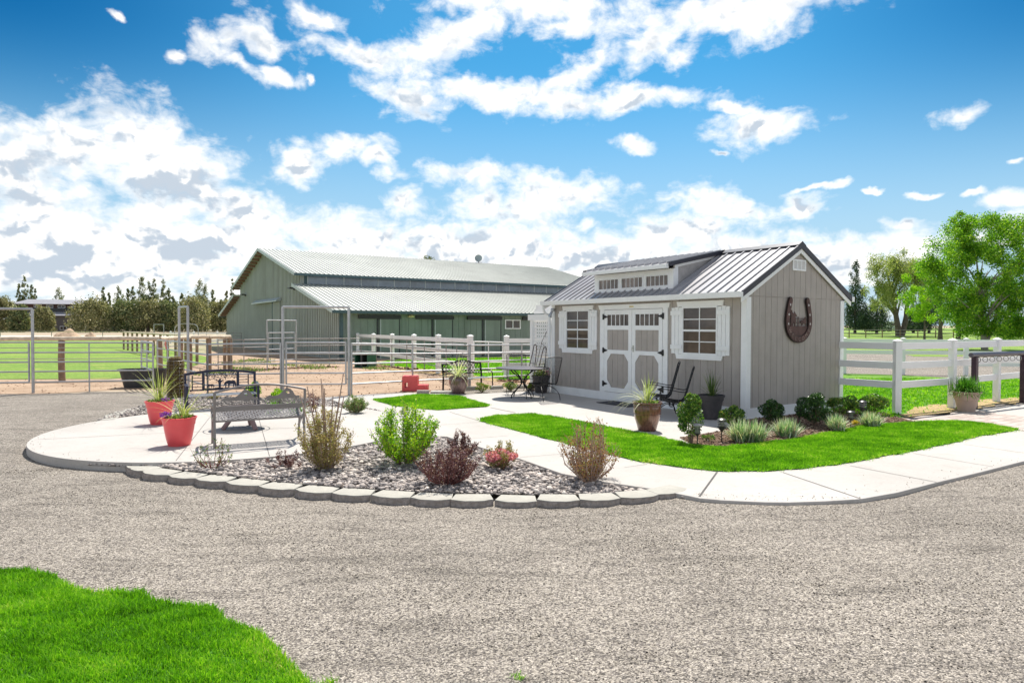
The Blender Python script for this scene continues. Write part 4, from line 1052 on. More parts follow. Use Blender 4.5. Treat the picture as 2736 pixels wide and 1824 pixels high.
# glazed pots
def glaze(name, c1, c2, c3):
    s = NT(name); v = s.coord(); sp = s.n('ShaderNodeSeparateXYZ'); s.l(v, sp.inputs[0])
    n = s.noise(v, 4, 5, .6, .6); n2 = s.noise(s.coord('Object', (22, 22, 2.5)), 1.5, 4)
    f = s.math('ADD', s.math('MULTIPLY', sp.outputs[2], 2.0), s.math('MULTIPLY', n.outputs[0], .35))
    c = s.ramp(f, (.12, c3), (.30, c1), (.62, c2), (.95, c1))
    c = s.mix(s.ramp(n2.outputs[0], (.45, 0.0), (.62, .55)), c, c3)
    s.bsdf(c, .22, 0, n.outputs[0], .2, .01, spec=.6, coat=.5); return s.m
m_glz = glaze('brown_glaze', (.21, .085, .05), (.33, .15, .095), (.05, .02, .015))
m_glz2 = glaze('plum_glaze', (.16, .085, .08), (.28, .165, .145), (.05, .025, .025))
prof = [(.001, 0), (.155, 0), (.165, .02), (.185, .10), (.225, .23), (.245, .36), (.243, .46), (.238, .475), (.262, .485), (.268, .505), (.262, .522), (.240, .520), (.232, .48), (.001, .47)]
c = G(1732, 1152); c.y += .10
t = pot('glazed_pot', 'glossy brown ribbed glazed pot with cream spiky plant at the edge of the grass strip', 'flower pot', c, prof, m_glz, .235, .48)
t.rotation_euler.z = 0
mb = MB(); mb.lathe([(.239, .44), (.250, .446), (.250, .456), (.240, .462)], 48); mb.lathe([(.243, .30), (.251, .305), (.243, .31)], 48); mb.build('ridges', m_glz, t, smooth=True)
D = np.concatenate([dirs_fan(24, 15, 60, R(140), R(230)), dirs_fan(30, 55, 88)]); n = len(D)
strips('spiky_leaves', np.stack([rng.normal(0, .02, n), rng.normal(0, .02, n), np.full(n, .48)], -1), D, np.concatenate([rng.uniform(.45, .80, 24), rng.uniform(.30, .62, 30)]), .018, m_spikec, t, .75, 8, rnd=np.concatenate([rng.uniform(.4, 1, 24), rng.uniform(0, .45, 30)]))
a = rng.uniform(0, 2 * np.pi, 300); rr = .21 * np.sqrt(rng.random(300))
leaf_cloud('bedding_leaves', np.stack([rr * np.cos(a), rr * np.sin(a), .50 + .04 * rng.random(300)], -1), .04, m_small, t)
c = G(1224, 1052); c.y += .1
t = pot('glazed_pot', 'plum brown glazed pot with pale arching leaves in front of the lattice bench', 'flower pot', c, [(r * 1.08, z * .93) for r, z in prof], m_glz2, .25, .44)
D = dirs_fan(60, 20, 80); n = len(D)
strips('spiky_leaves', np.stack([rng.normal(0, .02, n), rng.normal(0, .02, n), np.full(n, .44)], -1), D, rng.uniform(.45, .9, n), .020, m_spikec, t, .85, 9)
# dark tapered pots
m_darkpot = plain('dark_planter', (.055, .05, .055), .6, var=.25, scale=4, bstr=.3, dirt=((.16, .14, .13), 3, .5))
dprof = [(.001, 0), (.155, 0), (.165, .02), (.20, .24), (.225, .38), (.24, .385), (.245, .44), (.262, .445), (.268, .49), (.25, .492), (.24, .45), (.001, .43)]
c = G(1905, 1121); c.y += .12
t = pot('planter', 'dark grey tapered planter with green spike grass against the front wall by the shed corner', 'flower pot', c, dprof, m_darkpot, .24, .45)
D = dirs_fan(70, 20, 88); D[:45, :2] *= .4; n = len(D)
strips('spiky_leaves', np.stack([rng.normal(0, .02, n), rng.normal(0, .02, n), np.full(n, .44)], -1), D, rng.uniform(.3, .62, n), .013, m_spiked, t, .35, 7)
c = G(1446, 1050); c.y += .14
t = pot('planter', 'black planter of spikes and pink flowers behind the patio chair at the lattice screen', 'flower pot', c, [(r * 1.0, z) for r, z in dprof], m_darkpot, .24, .45)
D = dirs_fan(40, 35, 88); n = len(D)
strips('spiky_leaves', np.stack([rng.normal(0, .02, n), rng.normal(0, .02, n), np.full(n, .44)], -1), D, rng.uniform(.3, .6, n), .018, m_spikec, t, .5, 7)
pp = rng.normal(0, .11, (500, 3)) * (1, 1, .45) + (0, 0, .54); leaf_cloud('bedding_leaves', pp, .05, m_small, t)
leaf_cloud('pink_flowers', rng.normal(0, .045, (60, 3)) + (.13, -.12, .58), .05, m_pinkp, t, .8)
# beige fluted planter with ornamental grass
m_beige = plain('beige_planter', (.46, .34, .28), .6, var=.06, bstr=.2)
c = G(2595, 1101); c.y += .16
fl_ = lambda a, z: 1 + (.018 * math.sin(a * 28) if z < .26 else 0)
t = pot('planter', 'beige fluted planter overflowing with green blades beside the hitching rail', 'flower pot', c, [(.001, 0), (.165, 0), (.17, .03), (.215, .245), (.222, .26), (.232, .265), (.262, .41), (.285, .415), (.292, .445), (.27, .45), (.255, .40), (.001, .39)], m_beige, .26, .41, fl_)
D = dirs_fan(900, 8, 88); n = len(D)
strips('grass_leaves', np.stack([rng.normal(0, .09, n), rng.normal(0, .09, n), np.full(n, .41)], -1), D, rng.uniform(.22, .46, n), .017, attr_mat('monkey_grass', ((0, (.03, .12, .01)), (.5, (.08, .26, .02)), (1, (.22, .46, .05))), .45, .3), t, .8, 5)

# ------------------------------------------------------------------ shrubs
def blob_pts(n, c, r, shell=.55, lumps=9, lump=.35):
    c, r = np.array(c, float), np.array(r, float)
    ld = dirs_fan(lumps, -30, 85); lc = ld * r * rng.uniform(.5, .85, (lumps, 1)); lr = lump * rng.uniform(.7, 1.3, lumps)
    k = rng.integers(0, lumps + 3, n); out = np.zeros((n, 3))
    u = rng.normal(size=(n, 3)); u /= np.linalg.norm(u, axis=1)[:, None]; rad = rng.uniform(shell, 1, n) ** .6
    core = k >= lumps; out[core] = u[core] * rad[core, None] * r * .78
    kk = k[~core]; out[~core] = lc[kk] + u[~core] * rad[~core, None] * (r * lr[kk, None])
    out += c; return out
def shrub(name, label, cat, px, h, rx, mat, leaf, n, stems=10, stem_mat=None, group=None, base_z=0.0, ry=None, shape='round', up=.5, z=0.0, dy=None, sr=.006):
    g = G(px[0], px[1], z); g.y += (rx * .35 if dy is None else dy)
    t = thing(name, label, cat, g, 0, group)
    sm = stem_mat or m_twig
    ry = ry or rx
    if shape == 'round':
        pts = blob_pts(n, (0, 0, h * .51), (rx, ry, h * .50))
        pts = pts[pts[:, 2] > .01]
        leaf_cloud('foliage', pts, leaf, mat, t)
        mb = MB()
        for k in range(stems):
            a = rng.uniform(0, 6.28); q = Vector((math.cos(a), math.sin(a), 0)); e = Vector((q.x * rx * .6 * rng.random(), q.y * ry * .6 * rng.random(), h * rng.uniform(.5, .85)))
            mb.tube([q * .02, e * .5 + q * .02, e], [sr * 1.4, sr, sr * .4], 5)
        mb.build('stems', sm, t)
    else:                                   # vase of twigs with leaves strung along them
        mb = MB(); P = []
        for k in range(stems):
            a = rng.uniform(0, 6.28); lean = rng.uniform(.02, 1) ** .65; top = Vector((math.cos(a) * rx * lean, math.sin(a) * ry * lean, h * rng.uniform(.62, 1.0) * (1 - .38 * lean ** 2)))
            b = Vector((math.cos(a) * .06, math.sin(a) * .06, 0)); m1 = b.lerp(top, .5) + Vector((math.cos(a) * rx * .12 + rng.normal(0, .02), math.sin(a) * ry * .12 + rng.normal(0, .02), -.02 * h))
            mb.tube([b, m1, top], [sr * 1.3, sr, sr * .35], 5)
            for j in range(up if isinstance(up, int) else 7):
                tt = rng.uniform(.12, .98); o = b.lerp(m1, tt * 2) if tt < .5 else m1.lerp(top, tt * 2 - 1)
                ang = rng.uniform(0, 6.28); ln = h * rng.uniform(.08, .22); e = o + Vector((math.cos(ang) * ln * .6, math.sin(ang) * ln * .6, ln * .8))
                mb.tube([o, e], [sr * .5, sr * .2], 4); P.append((o, e))
        mb.build('stems', sm, t)
        if n:
            k = rng.integers(0, len(P), n); tt = rng.random(n)[:, None]
            O = np.array([list(q[0]) for q in P])[k]; E_ = np.array([list(q[1]) for q in P])[k]
            leaf_cloud('foliage', O + (E_ - O) * tt + rng.normal(0, leaf * .6, (n, 3)), leaf, mat, t)
    return t
m_twig = plain('brown_twig', (.22, .14, .10), .8, var=.3, scale=20)
m_twigp = plain('pale_twig', (.42, .30, .24), .8, var=.3, scale=20)
m_twigr = plain('red_twig', (.22, .08, .07), .8, var=.3, scale=20)
m_lime = attr_mat('lime_leaf', ((0, (.08, .24, .01)), (.4, (.22, .46, .02)), (.8, (.46, .66, .03)), (1, (.62, .72, .06))), .5, .4)
m_boxw = attr_mat('glossy_leaf', ((0, (.02, .06, .012)), (.4, (.07, .18, .02)), (.75, (.19, .36, .04)), (.95, (.42, .54, .10)), (1, (.5, .3, .12))), .35, .25, spec=.5)
m_boxd = attr_mat('dark_glossy_leaf', ((0, (.012, .04, .012)), (.6, (.035, .10, .02)), (1, (.12, .24, .04))), .35, .2, spec=.5)
m_barb = attr_mat('purple_leaf', ((0, (.055, .025, .032)), (.5, (.15, .065, .08)), (.8, (.30, .16, .18)), (1, (.60, .44, .44))), .5, .3)
m_straw = attr_mat('straw_leaf', ((0, (.15, .12, .03)), (.4, (.40, .31, .11)), (.8, (.64, .50, .26)), (1, (.32, .44, .08))), .6, .3)
m_rusty = attr_mat('dry_leaf', ((0, (.13, .06, .025)), (.35, (.34, .16, .07)), (.7, (.52, .28, .14)), (.85, (.40, .36, .10)), (1, (.36, .40, .10))), .7, .2)
m_sagel = attr_mat('sage_leaf', ((0, (.08, .16, .05)), (.5, (.22, .34, .12)), (.85, (.42, .48, .22)), (1, (.52, .26, .22))), .6, .3)
shrub('shrub', 'bright lime green bush leafing out in the middle of the pebble bed', 'shrub', (1078, 1250), .86, .56, m_lime, .036, 9500, 30, z=-.05, shape='vase', up=18)
shrub('shrub', 'dark purple leaved bush at the block border, in front of the lime green bush', 'shrub', (1190, 1304), .50, .43, m_barb, .024, 8000, 50, m_twigr, z=-.05, shape='vase', up=12)
shrub('shrub', 'small purple leaved bush half hidden behind the larger purple one', 'shrub', (1238, 1222), .40, .26, m_barb, .024, 2600, 12, m_twigr, z=-.05, shape='vase')
shrub('shrub', 'low sparse purple bush beside the tall canes', 'shrub', (755, 1255), .26, .26, m_barb, .022, 1500, 14, m_twigr, z=-.05, shape='vase', sr=.003)
t = shrub('flowering_shrub', 'small bush covered in pink blossom low down near the walk', 'flowering shrub', (1333, 1256), .42, .25, attr_mat('olive_leaf', ((0, (.12, .16, .04)), (.5, (.30, .28, .10)), (1, (.52, .36, .18))), .5, .3), .028, 2600, 22, z=-.05, shape='vase', sr=.004)
pp = blob_pts(1500, (0, -.05, .17), (.24, .2, .13)); leaf_cloud('blossom', pp[pp[:, 2] > .03], .034, m_pinkp, t, .8)
shrub('dry_shrub', 'bare brown twiggy bush with dry curled leaves near the walk end of the bed', 'shrub', (1580, 1298), .80, .42, m_rusty, .030, 3600, 50, m_twigp, z=-.05, shape='vase', up=11, sr=.006)
pp = blob_pts(900, (0, 0, .10), (.30, .22, .10)); 
t = shrub('cane_shrub', 'straw coloured bush with tall bare canes rising above the pebble bed', 'shrub', (862, 1262), .84, .40, m_straw, .028, 8500, 44, m_twigp, z=-.05, shape='vase', up=12, sr=.004)
mb = MB()
for k, (dx, dx2, hh) in enumerate([(-.10, -.33, 1.0), (-.06, -.22, 1.12), (-.03, -.16, 1.06), (.0, -.05, 1.22), (.03, .0, 1.16), (.05, .12, 1.0), (.06, .22, 1.28), (.04, .19, .9), (-.01, .02, 1.1), (.09, .27, 1.0)]):
    y1 = rng.normal(0, .08); mb.tube([(dx, .02, 0), (dx * .6 + dx2 * .4, y1 * .5, hh * .5), (dx2, y1, hh)], [.013, .011, .006], 6); mb.cut()
mb.build('cane', m_twigp, t)
shrub('shrub', 'small bare red twigged bush with a few buds beside the nearer coral pot', 'shrub', (560, 1256), .46, .30, m_boxw, .022, 500, 18, m_twigr, z=-.05, shape='vase', up=4, sr=.004)
shrub('shrub', 'rounded grey green dwarf bush at the edge of the round slab', 'shrub', (945, 1104), .38, .30, m_sagel, .032, 5000, 26, shape='vase', up=12)
shrub('shrub', 'tiny grey green bush peeping over the lime bush by the grass patch', 'shrub', (1082, 1112), .18, .15, m_sagel, .025, 600, 8)
shrub('shrub', 'dark red leaved bush behind the end of the horse bench', 'shrub', (832, 1100), .46, .16, m_barb, .04, 420, 8, m_twigr, shape='vase')
shrub('shrub', 'yellow green bush behind the navy bench end', 'shrub', (676, 1068), .46, .24, m_lime, .05, 1500, 10)
shrub('shrub', 'second yellow green bush seen through the horse bench back', 'shrub', (740, 1078), .34, .22, m_lime, .05, 1300, 10)
shrub('shrub', 'dry straw coloured tuft behind the navy bench seat', 'shrub', (565, 1066), .20, .20, m_straw, .04, 500, 12, shape='vase', sr=.003)
for px, lab in (((1287, 1049), 'small yellow green bush between the lattice bench and the patio table'), ((1364, 1046), 'small yellow green bush behind the patio table'), ((1418, 1042), 'tiny bush tucked by the black planter')):
    shrub('shrub', lab, 'shrub', px, .30 if px[0] < 1400 else .2, .22 if px[0] < 1400 else .12, m_small, .032, 1900, 10, group='small bushes along the pen edging')
# strap leaved daylilies behind the horse bench
for px, lab in (((730, 1106), 'daylily clump with arching green leaves behind the horse bench seat'), ((790, 1108), 'daylily clump near the right arm of the horse bench')):
    t = thing('daylily', lab, 'plant', G(*px), 0, 'daylilies behind the horse bench'); D = dirs_fan(110, 30, 85); n = len(D)
    strips('leaves', np.stack([rng.normal(0, .05, n), rng.normal(0, .05, n), np.zeros(n)], -1), D, rng.uniform(.2, .42, n), .022, attr_mat('daylily', ((0, (.05, .16, .02)), (1, (.22, .42, .06))), .5, .3), t, .7, 6)
# gable bed shrubs
for px, h, r_, mt, n, lab in [((1850, 1186), .66, .20, m_boxw, 3600, 'tall upright glossy leaved shrub at the patio end of the gable bed'), ((1962, 1142), .36, .22, m_boxw, 2600, 'low round glossy shrub below the shed corner post'),
                              ((2070, 1136), .44, .22, m_boxd, 2800, 'rounded dark shrub against the white skirting of the gable'), ((2181, 1142), .56, .25, m_boxd, 4200, 'largest dark dense shrub in the middle of the gable wall'),
                              ((2257, 1116), .42, .24, m_boxw, 2600, 'glossy shrub at the back corner of the gable'), ((2335, 1110), .38, .26, m_boxw, 2600, 'outermost glossy shrub beside the white corner fence post')]:
    shrub('evergreen_shrub', lab, 'shrub', px, h * 1.14, r_ * 1.28, mt, .036, int(n * 1.7), 10, group='evergreen shrubs in the gable bed', z=.01)
shrub('shrub', 'low loose seedling at the foot of the tall upright shrub', 'shrub', (1895, 1180), .12, .14, m_boxw, .028, 260, 8, z=.01)
m_var = attr_mat('variegated_leaf', ((0, (.14, .30, .12)), (.35, (.26, .42, .22)), (.5, (.66, .70, .56)), (.85, (.78, .80, .68)), (1, (.45, .30, .26))), .5, .25)
for px, rx, h, lab in [((2003, 1182), .30, .34, 'widest clump of white striped grass nearest the lanterns'), ((2108, 1168), .18, .29, 'white striped grass clump in front of the rounded dark shrub'),
                       ((2243, 1152), .10, .28, 'narrow white striped grass clump near the middle lanterns'), ((2333, 1140), .14, .26, 'white striped grass clump farthest along, by the corner fence post')]:
    t = thing('striped_grass', lab, 'ornamental grass', G(px[0], px[1], .01) + Vector((0, .10, 0)), 0, 'variegated grass clumps in the gable bed')
    n = int(1500 * rx + 240); D = dirs_fan(n, 38, 88)
    bx = rng.uniform(-rx * .7, rx * .7, n); D[:, 0] += bx * 1.2
    strips('leaves', np.stack([bx, rng.normal(0, .06, n), np.zeros(n)], -1), D, rng.uniform(.65, 1.2, n) * h, .017, m_var, t, .28, 5)
t = thing('yellow_flower', 'small clump of yellow flowers on the mulch', 'flower', G(2285, 1137, .01)); leaf_cloud('petals', rng.normal(0, .026, (260, 3)) * (1, .8, .5) + (0, 0, .07), .035, attr_mat('yellow_petal', ((0, (.6, .42, .03)), (1, (.85, .7, .08))), .5, .2), t); leaf_cloud('foliage', rng.normal(0, .04, (80, 3)) * (1, .8, .3) + (0, 0, .03), .03, m_small, t)

# ------------------------------------------------------------------ path lanterns
m_lant = plain('dark_lantern', (.06, .058, .06), .4, .4)
m_lgl = plain('lantern_glass', (.30, .28, .26), .2, var=.1)
def lantern(px, lab, kind, s=1.0, dark=False):
    t = thing('path_lantern', lab, 'garden light', G(px[0], px[1], .01), 0, 'path lanterns along the gable bed')
    mb = MB(); mb.tube([(0, 0, -.02), (0, 0, .20 * s)], .009, 8); mb.lathe([(.014, .16 * s), (.03, .19 * s), (.05, .205 * s), (.05, .215 * s), (.001, .215 * s)], 20); mb.build('stake', m_lant, t, smooth=True)
    if kind == 1:
        mb = MB(); mb.lathe([(.034, .215 * s), (.038, .33 * s), (.001, .33 * s)], 20); mb.build('glass', m_lgl, t, smooth=True)
        mb = MB()
        for k in range(8):
            a = k * math.pi / 4; mb.tube([(.038 * math.cos(a), .038 * math.sin(a), .215 * s), (.042 * math.cos(a), .042 * math.sin(a), .33 * s)], .003, 4)
        mb.tube([(.041 * math.cos(a), .041 * math.sin(a), .275 * s) for a in np.linspace(0, 6.28, 17)[:-1]], .003, 4, closed=True); mb.build('cage', m_lant, t)
        mb = MB(); mb.lathe([(.05, .33 * s), (.072, .325 * s), (.072, .34 * s), (.045, .365 * s), (.001, .372 * s)], 24); mb.build('cap', m_lgl if not dark else m_lant, t, smooth=True)
    else:
        for k in range(3):
            mb = MB(); z = (.225 + k * .045) * s; mb.lathe([(.04, z), (.072, z + .004), (.074, z + .012), (.045, z + .026), (.001, z + .026)], 24); mb.build('tier', m_lant if k == 0 or dark else m_lgl, t, smooth=True)
        mb = MB(); mb.lathe([(.034, .22 * s), (.036, .36 * s)], 16); mb.build('glass', m_lgl, t, smooth=True)
        mb = MB(); mb.lathe([(.074, .362 * s), (.074, .37 * s), (.04, .392 * s), (.001, .398 * s)], 24); mb.build('cap', m_lant, t, smooth=True)
lantern((1863, 1192), 'caged pewter path lantern in front of the tall upright shrub', 1, .98)
lantern((1928, 1178), 'three tiered path lantern between the tall shrub and the widest striped grass', 2, .95)
lantern((2135, 1137), 'black capped path lantern against the skirting between two dark shrubs', 2, .95, True)
lantern((2273, 1142), 'low dark path lantern beside the narrow striped grass', 1, .85, True)
lantern((2305, 1122), 'pale tiered path lantern at the back corner of the bed', 2, 1.0)

# ================================================================== EDGING BLOCKS
m_block = plain('edging_block', (.42, .405, .36), .9, var=.12, scale=4, bstr=.6, bdist=.006, bscale=70, spec=.2, dirt=((.31, .295, .265), 7, .5))
m_blockf = plain('split_face', (.34, .30, .275), .95, var=.25, scale=18, bstr=1.0, bdist=.02, bscale=30, spec=.15)
def edging_block(width, depth, h, name='edging_block'):
    """top view: chiselled three sided front (towards -y), straight back"""
    w = width / 2 - .004; top = [(-w, depth * .28), (-w * .52, 0), (w * .52, 0), (w, depth * .28), (w * .80, depth), (-w * .80, depth)]
    mb = MB(); n = 5; fr_ = []
    mb.prism(top, (0, 0, 0), (1, 0, 0), (0, 1, 0), (0, 0, h))
    return mb
blk = [(332, 1252), (342, 1264), (371, 1276), (434, 1288), (512, 1296), (592, 1306), (681, 1317), (776, 1327), (877, 1336), (983, 1343), (1091, 1350), (1203, 1355), (1319, 1357), (1434, 1361), (1552, 1362), (1665, 1361), (1771, 1352), (1850, 1335)]
FZ = -.12
pts = [G(x, y, FZ) for x, y in blk]
ord_ = ['first', 'second', 'third', 'fourth', 'fifth', 'sixth', 'seventh', 'eighth', 'ninth', 'tenth', 'eleventh', 'twelfth', 'thirteenth', 'fourteenth', 'fifteenth', 'sixteenth', 'seventeenth', 'eighteenth']
# resample the front line at block length
def resample(pts, n):
    seg = [(pts[i + 1] - pts[i]).length for i in range(len(pts) - 1)]; T = sum(seg); out = []
    for k in range(n + 1):
        d = T * k / n; i = 0
        while i < len(seg) - 1 and d > seg[i]: d -= seg[i]; i += 1
        out.append(pts[i].lerp(pts[i + 1], d / seg[i]))
    return out
def seam_pt(i): return pts[i]
for i in range(len(pts) - 1):
    a, b = pts[i], pts[i + 1]; d = b - a
    if i == 0: a = G(330, 1246, FZ); b = G(345, 1270, FZ); d = b - a; 
    mid_ = (a + b) / 2; bz_ = float(gz(mid_.x, mid_.y)) - .025; ang = math.atan2(d.y, d.x); wd = max(.28, d.length)
    t = thing('edging_block', '%s chiselled grey block of the curved border, counted from the round slab' % ord_[i], 'edging block', (mid_.x, mid_.y, bz_), ang + rng.normal(0, .05), 'curved border of edging blocks')
    w = wd / 2 - .004; dp = .30; h = -.044 + .05 * max(0, min(1, mid_.x / 1.6)) - bz_ - .012 + rng.normal(0, .004)
    n_ = 9; fx = [-w + 2 * w * k / n_ for k in range(n_ + 1)]
    prof_ = [(x_, .07 * max(0, (abs(x_) / w - .45) / .55) + rng.normal(0, .003)) for x_ in fx]
    top = prof_ + [(w * .84, dp), (-w * .84, dp)]
    mb = MB(); mb.prism(top, (0, 0, .012), (1, 0, 0), (0, 1, 0), (0, 0, h)); mb.build('block', m_block, t, bevel=.006)
    mb = MB(); vs = []
    for (x_, y_) in prof_:
        for z_ in np.linspace(0.0, h + .006, 5): vs.append((x_, y_ - .006 - .009 * rng.random(), z_))
    fs = [(k * 5 + j, (k + 1) * 5 + j, (k + 1) * 5 + j + 1, k * 5 + j + 1) for k in range(n_) for j in range(4)]
    mb.add(vs, fs); mb.build('split_face', m_blockf, t)
bk = [(262, 1124), (285, 1110), (312, 1100), (338, 1094), (364, 1090)]
for i in range(4):
    a, b = G(*bk[i]), G(*bk[i + 1]); d = b - a
    t = thing('edging_block', '%s flat grey block behind the round slab, counted from the gravel' % ord_[i], 'edging block', ((a.x + b.x) / 2, (a.y + b.y) / 2, -.09), math.atan2(d.y, d.x), 'edging blocks behind the round slab')
    w = d.length / 2 - .005; mb = MB(); mb.prism([(-w, .04), (-w * .5, 0), (w * .5, 0), (w, .04), (w * .8, -.27), (-w * .8, -.27)], (0, 0, 0), (1, 0, 0), (0, 1, 0), (0, 0, .10)); mb.build('block', m_block, t, bevel=.006)
# low stone edging along the pen, and the stepping slab
for i, (a, b) in enumerate([((1240, 1042), (1272, 1040)), ((1312, 1040), (1344, 1038)), ((1361, 1039), (1384, 1037)), ((1388, 1038), (1425, 1036))]):
    A, B_ = G(*a), G(*b); d = B_ - A
    t = thing('edging_stone', ['rounded edging stone behind the plum glazed pot', 'rounded edging stone between the two small bushes', 'rounded edging stone seen between the patio table legs', 'rounded edging stone next to the lattice screen'][i], 'edging stone', (A + B_) / 2, math.atan2(d.y, d.x), 'rounded stones edging the pen')
    w = d.length / 2; mb = MB(); mb.prism([(-w, 0), (w, 0), (w, .07), (w * .9, .10), (-w * .85, .10), (-w, .06)], (0, -.05, 0), (1, 0, 0), (0, 0, 1), (0, .12, 0)); mb.build('stone', m_block, t, bevel=.02)
A = G(1113, 1053); t = thing('stone_block', 'dark grey concrete block behind the grass patch', 'concrete block', A, R(4)); mb = MB(); mb.box(0, .34, 0, .22, 0, .10); mb.build('block', m_blockf, t, bevel=.01)
A = G(1145, 1051); t = thing('stepping_stone', 'pale flat stepping slab between the grass patch and the pen', 'stepping stone', A, R(4)); mb = MB(); mb.box(.05, .85, 0, .4, 0, .05); mb.build('slab', m_block, t, bevel=.01)
# ================================================================== BENCHES
def arcpts(a, b, rise, n=15):
    a, b = Vector(a), Vector(b); return [a.lerp(b, k / (n - 1)) + Vector((0, 0, rise * math.sin(math.pi * k / (n - 1)))) for k in range(n)]
def lattice(mb, x0, x1, zf0, zf1, pitch, w, y, t, plane='xz'):
    """two crossing families of flat bars clipped to the box"""
    zmin, zmax = zf0, zf1; Hh = zmax - zmin; c = x0 - Hh
    while c < x1:
        for s in (1, -1):
            # line x = c + k, z = zmin + k (s=1) or zmax - k
            k0, k1 = max(0, x0 - c), min(Hh, x1 - c)
            if k1 - k0 > .01:
                za, zb = (zmin + k0, zmin + k1) if s == 1 else (zmax - k0, zmax - k1)
                if plane == 'xz': mb.bar((c + k0, y, za), (c + k1, y, zb), w, t, up=(0, 1, 0))
                else: mb.bar((c + k0, za, y), (c + k1, zb, y), w, t)
        c += pitch
# -- grey cast bench with two horses, seen from behind
m_gb = plain('grey_bench_paint', (.235, .215, .21), .45, .35, var=.12, scale=5, bstr=.1)
gb = thing('horse_bench', 'grey metal bench with two horse silhouettes and woven seat, back to the gravel', 'bench', (-3.93, 10.22, .003), R(28 + 180))
hw = .66
for sx in (-1, 1):
    x = sx * hw; mb = MB()
    mb.tube(smooth2([(x, .02, 0), (x, 0, .22), (x, -.02, .42), (x, .05, .66), (x, .07, .86)], 4), .021, 8); mb.build('back_leg', m_gb, gb, smooth=True)
    mb = MB(); mb.tube(smooth2([(x, -.50, 0), (x, -.47, .16), (x, -.42, .32), (x, -.46, .43), (x, -.52, .46)], 4), .019, 8); mb.build('leg', m_gb, gb, smooth=True)
    mb = MB(); mb.tube(smooth2([(x, .03, .62), (x, -.18, .64), (x, -.42, .61), (x, -.52, .56), (x, -.52, .48), (x, -.44, .40), (x, -.25, .40), (x, -.02, .43)], 4), .022, 8); mb.build('armrest', m_gb, gb, smooth=True)
    mb = MB(); mb.tube(smooth2([(x, .0, .24), (x, -.12, .30), (x, -.25, .40)], 4), .012, 6); mb.tube(smooth2([(x, -.46, .2), (x, -.36, .28), (x, -.28, .39)], 4), .012, 6); mb.build('scroll', m_gb, gb, smooth=True)
mb = MB(); mb.tube(arcpts((-hw, .07, .855), (hw, .07, .855), .10, 21), .017, 8); mb.build('top_rail', m_gb, gb, smooth=True)
mb = MB(); mb.box(-hw, hw, .03, .045, .56, .635)
for z in (.675, .70, .715): mb.box(-hw, hw, .045, .053, z, z + .006)
mb.build('back_slat', m_gb, gb)
horse = [(-.25, .715), (-.265, .735), (-.255, .76), (-.22, .755), (-.19, .775), (-.165, .83), (-.13, .865), (-.09, .88), (-.075, .905), (-.06, .88), (-.03, .85), (.02, .80), (.06, .775), (.12, .765), (.18, .78), (.22, .76), (.25, .735), (.24, .715)]
for cx_, s in ((-.31, 1), (.31, 1)):
    mb = MB(); hl = [[(-.12, .80), (-.10, .83), (-.06, .825), (-.09, .79)]]
    mb.prism([(cx_ + a * 1.02, b) for a, b in horse][::1], (0, .050, 0), (1, 0, 0), (0, 0, 1), (0, .008, 0), holes=[[(cx_ + a, b) for a, b in hl[0]]]); mb.build('horse_silhouette', m_gb, gb)
mb = MB()
for k in range(70):
    a = rng.uniform(-hw, hw); mb.bar((a, .05, .66), (a + rng.normal(0, .05), .05, .64 + rng.uniform(.03, .085)), .006, .004, up=(0, 1, 0))
mb.build('grass_motif', m_gb, gb)
mb = MB()
lattice(mb, -hw + .01, hw - .01, -.47, -.03, .085, .020, .425, .006, 'xy')
for k in range(24):   # overlapping rings woven in
    x = -hw + .05 + k * .0535; mb.tube([(x + .075 * math.cos(t) * .9, -.25 + .19 * math.sin(t), .425) for t in np.linspace(-1.2, 1.2, 7)], .006, 4)
mb.v = [(x, y, z - .01 + .085 * min(1, max(0, -y / .45)) ) for x, y, z in mb.v]; mb.build('seat', m_gb, gb)
mb = MB(); mb.bar((-hw, -.485, .495), (hw, -.485, .495), .03, .03); mb.cut(); mb.bar((-hw, -.02, .405), (hw, -.02, .405), .022, .03); mb.build('seat_frame', m_gb, gb)
# -- navy laser-cut bench
m_navy = plain('navy_metal', (.022, .026, .055), .4, .3, var=.15)
m_galv0 = plain('seat_metal', (.40, .42, .46), .35, .6)
L0, L1_ = Vector((-7.27, 14.5, 0)), Vector((-5.97, 15.25, 0))
nb = thing('navy_bench', 'navy metal bench with tree and grazing horse cutout on the far side of the slab', 'bench', (L0 + L1_) / 2 + Vector((0, 0, .003)), R(30))
W2 = .75
for sx in (-1, 1):
    mb = MB(); x = sx * (W2 - .025); mb.bar((x, .0, 0), (x, .02, .78), .05, .04); mb.build('back_leg', m_navy, nb)
    mb = MB(); mb.bar((x, -.50, 0), (x, -.48, .54), .05, .05); mb.build('leg', m_navy, nb)
    mb = MB(); mb.bar((x, -.53, .55), (x, .02, .57), .055, .03); mb.build('armrest', m_navy, nb)
mb = MB(); pa = arcpts((-W2, .02, .775), (W2, .02, .775), .075, 17)
for a, b in zip(pa[:-1], pa[1:]): mb.bar(a, b, .03, .055)
mb.build('top_rail', m_navy, nb)
mb = MB(); mb.box(-W2 + .05, W2 - .05, .0, .03, .405, .435); mb.build('bottom_rail', m_navy, nb)
mb = MB()
for x in (-.36, .36): mb.box(x - .028, x + .028, .002, .028, .436, .80); mb.cut()
for s in (-1, 1):
    mb.box(s * .585 - .012, s * .585 + .012, .004, .026, .436, .755)
    for k in range(4): z = .49 + k * .065; mb.box(min(s * .39, s * .572), max(s * .39, s * .572), .006, .022, z, z + .014)
    mb.box(min(s * .598, s * .70), max(s * .598, s * .70), .006, .022, .50, .514); mb.box(min(s * .598, s * .70), max(s * .598, s * .70), .006, .022, .66, .674)
    mb.cut()
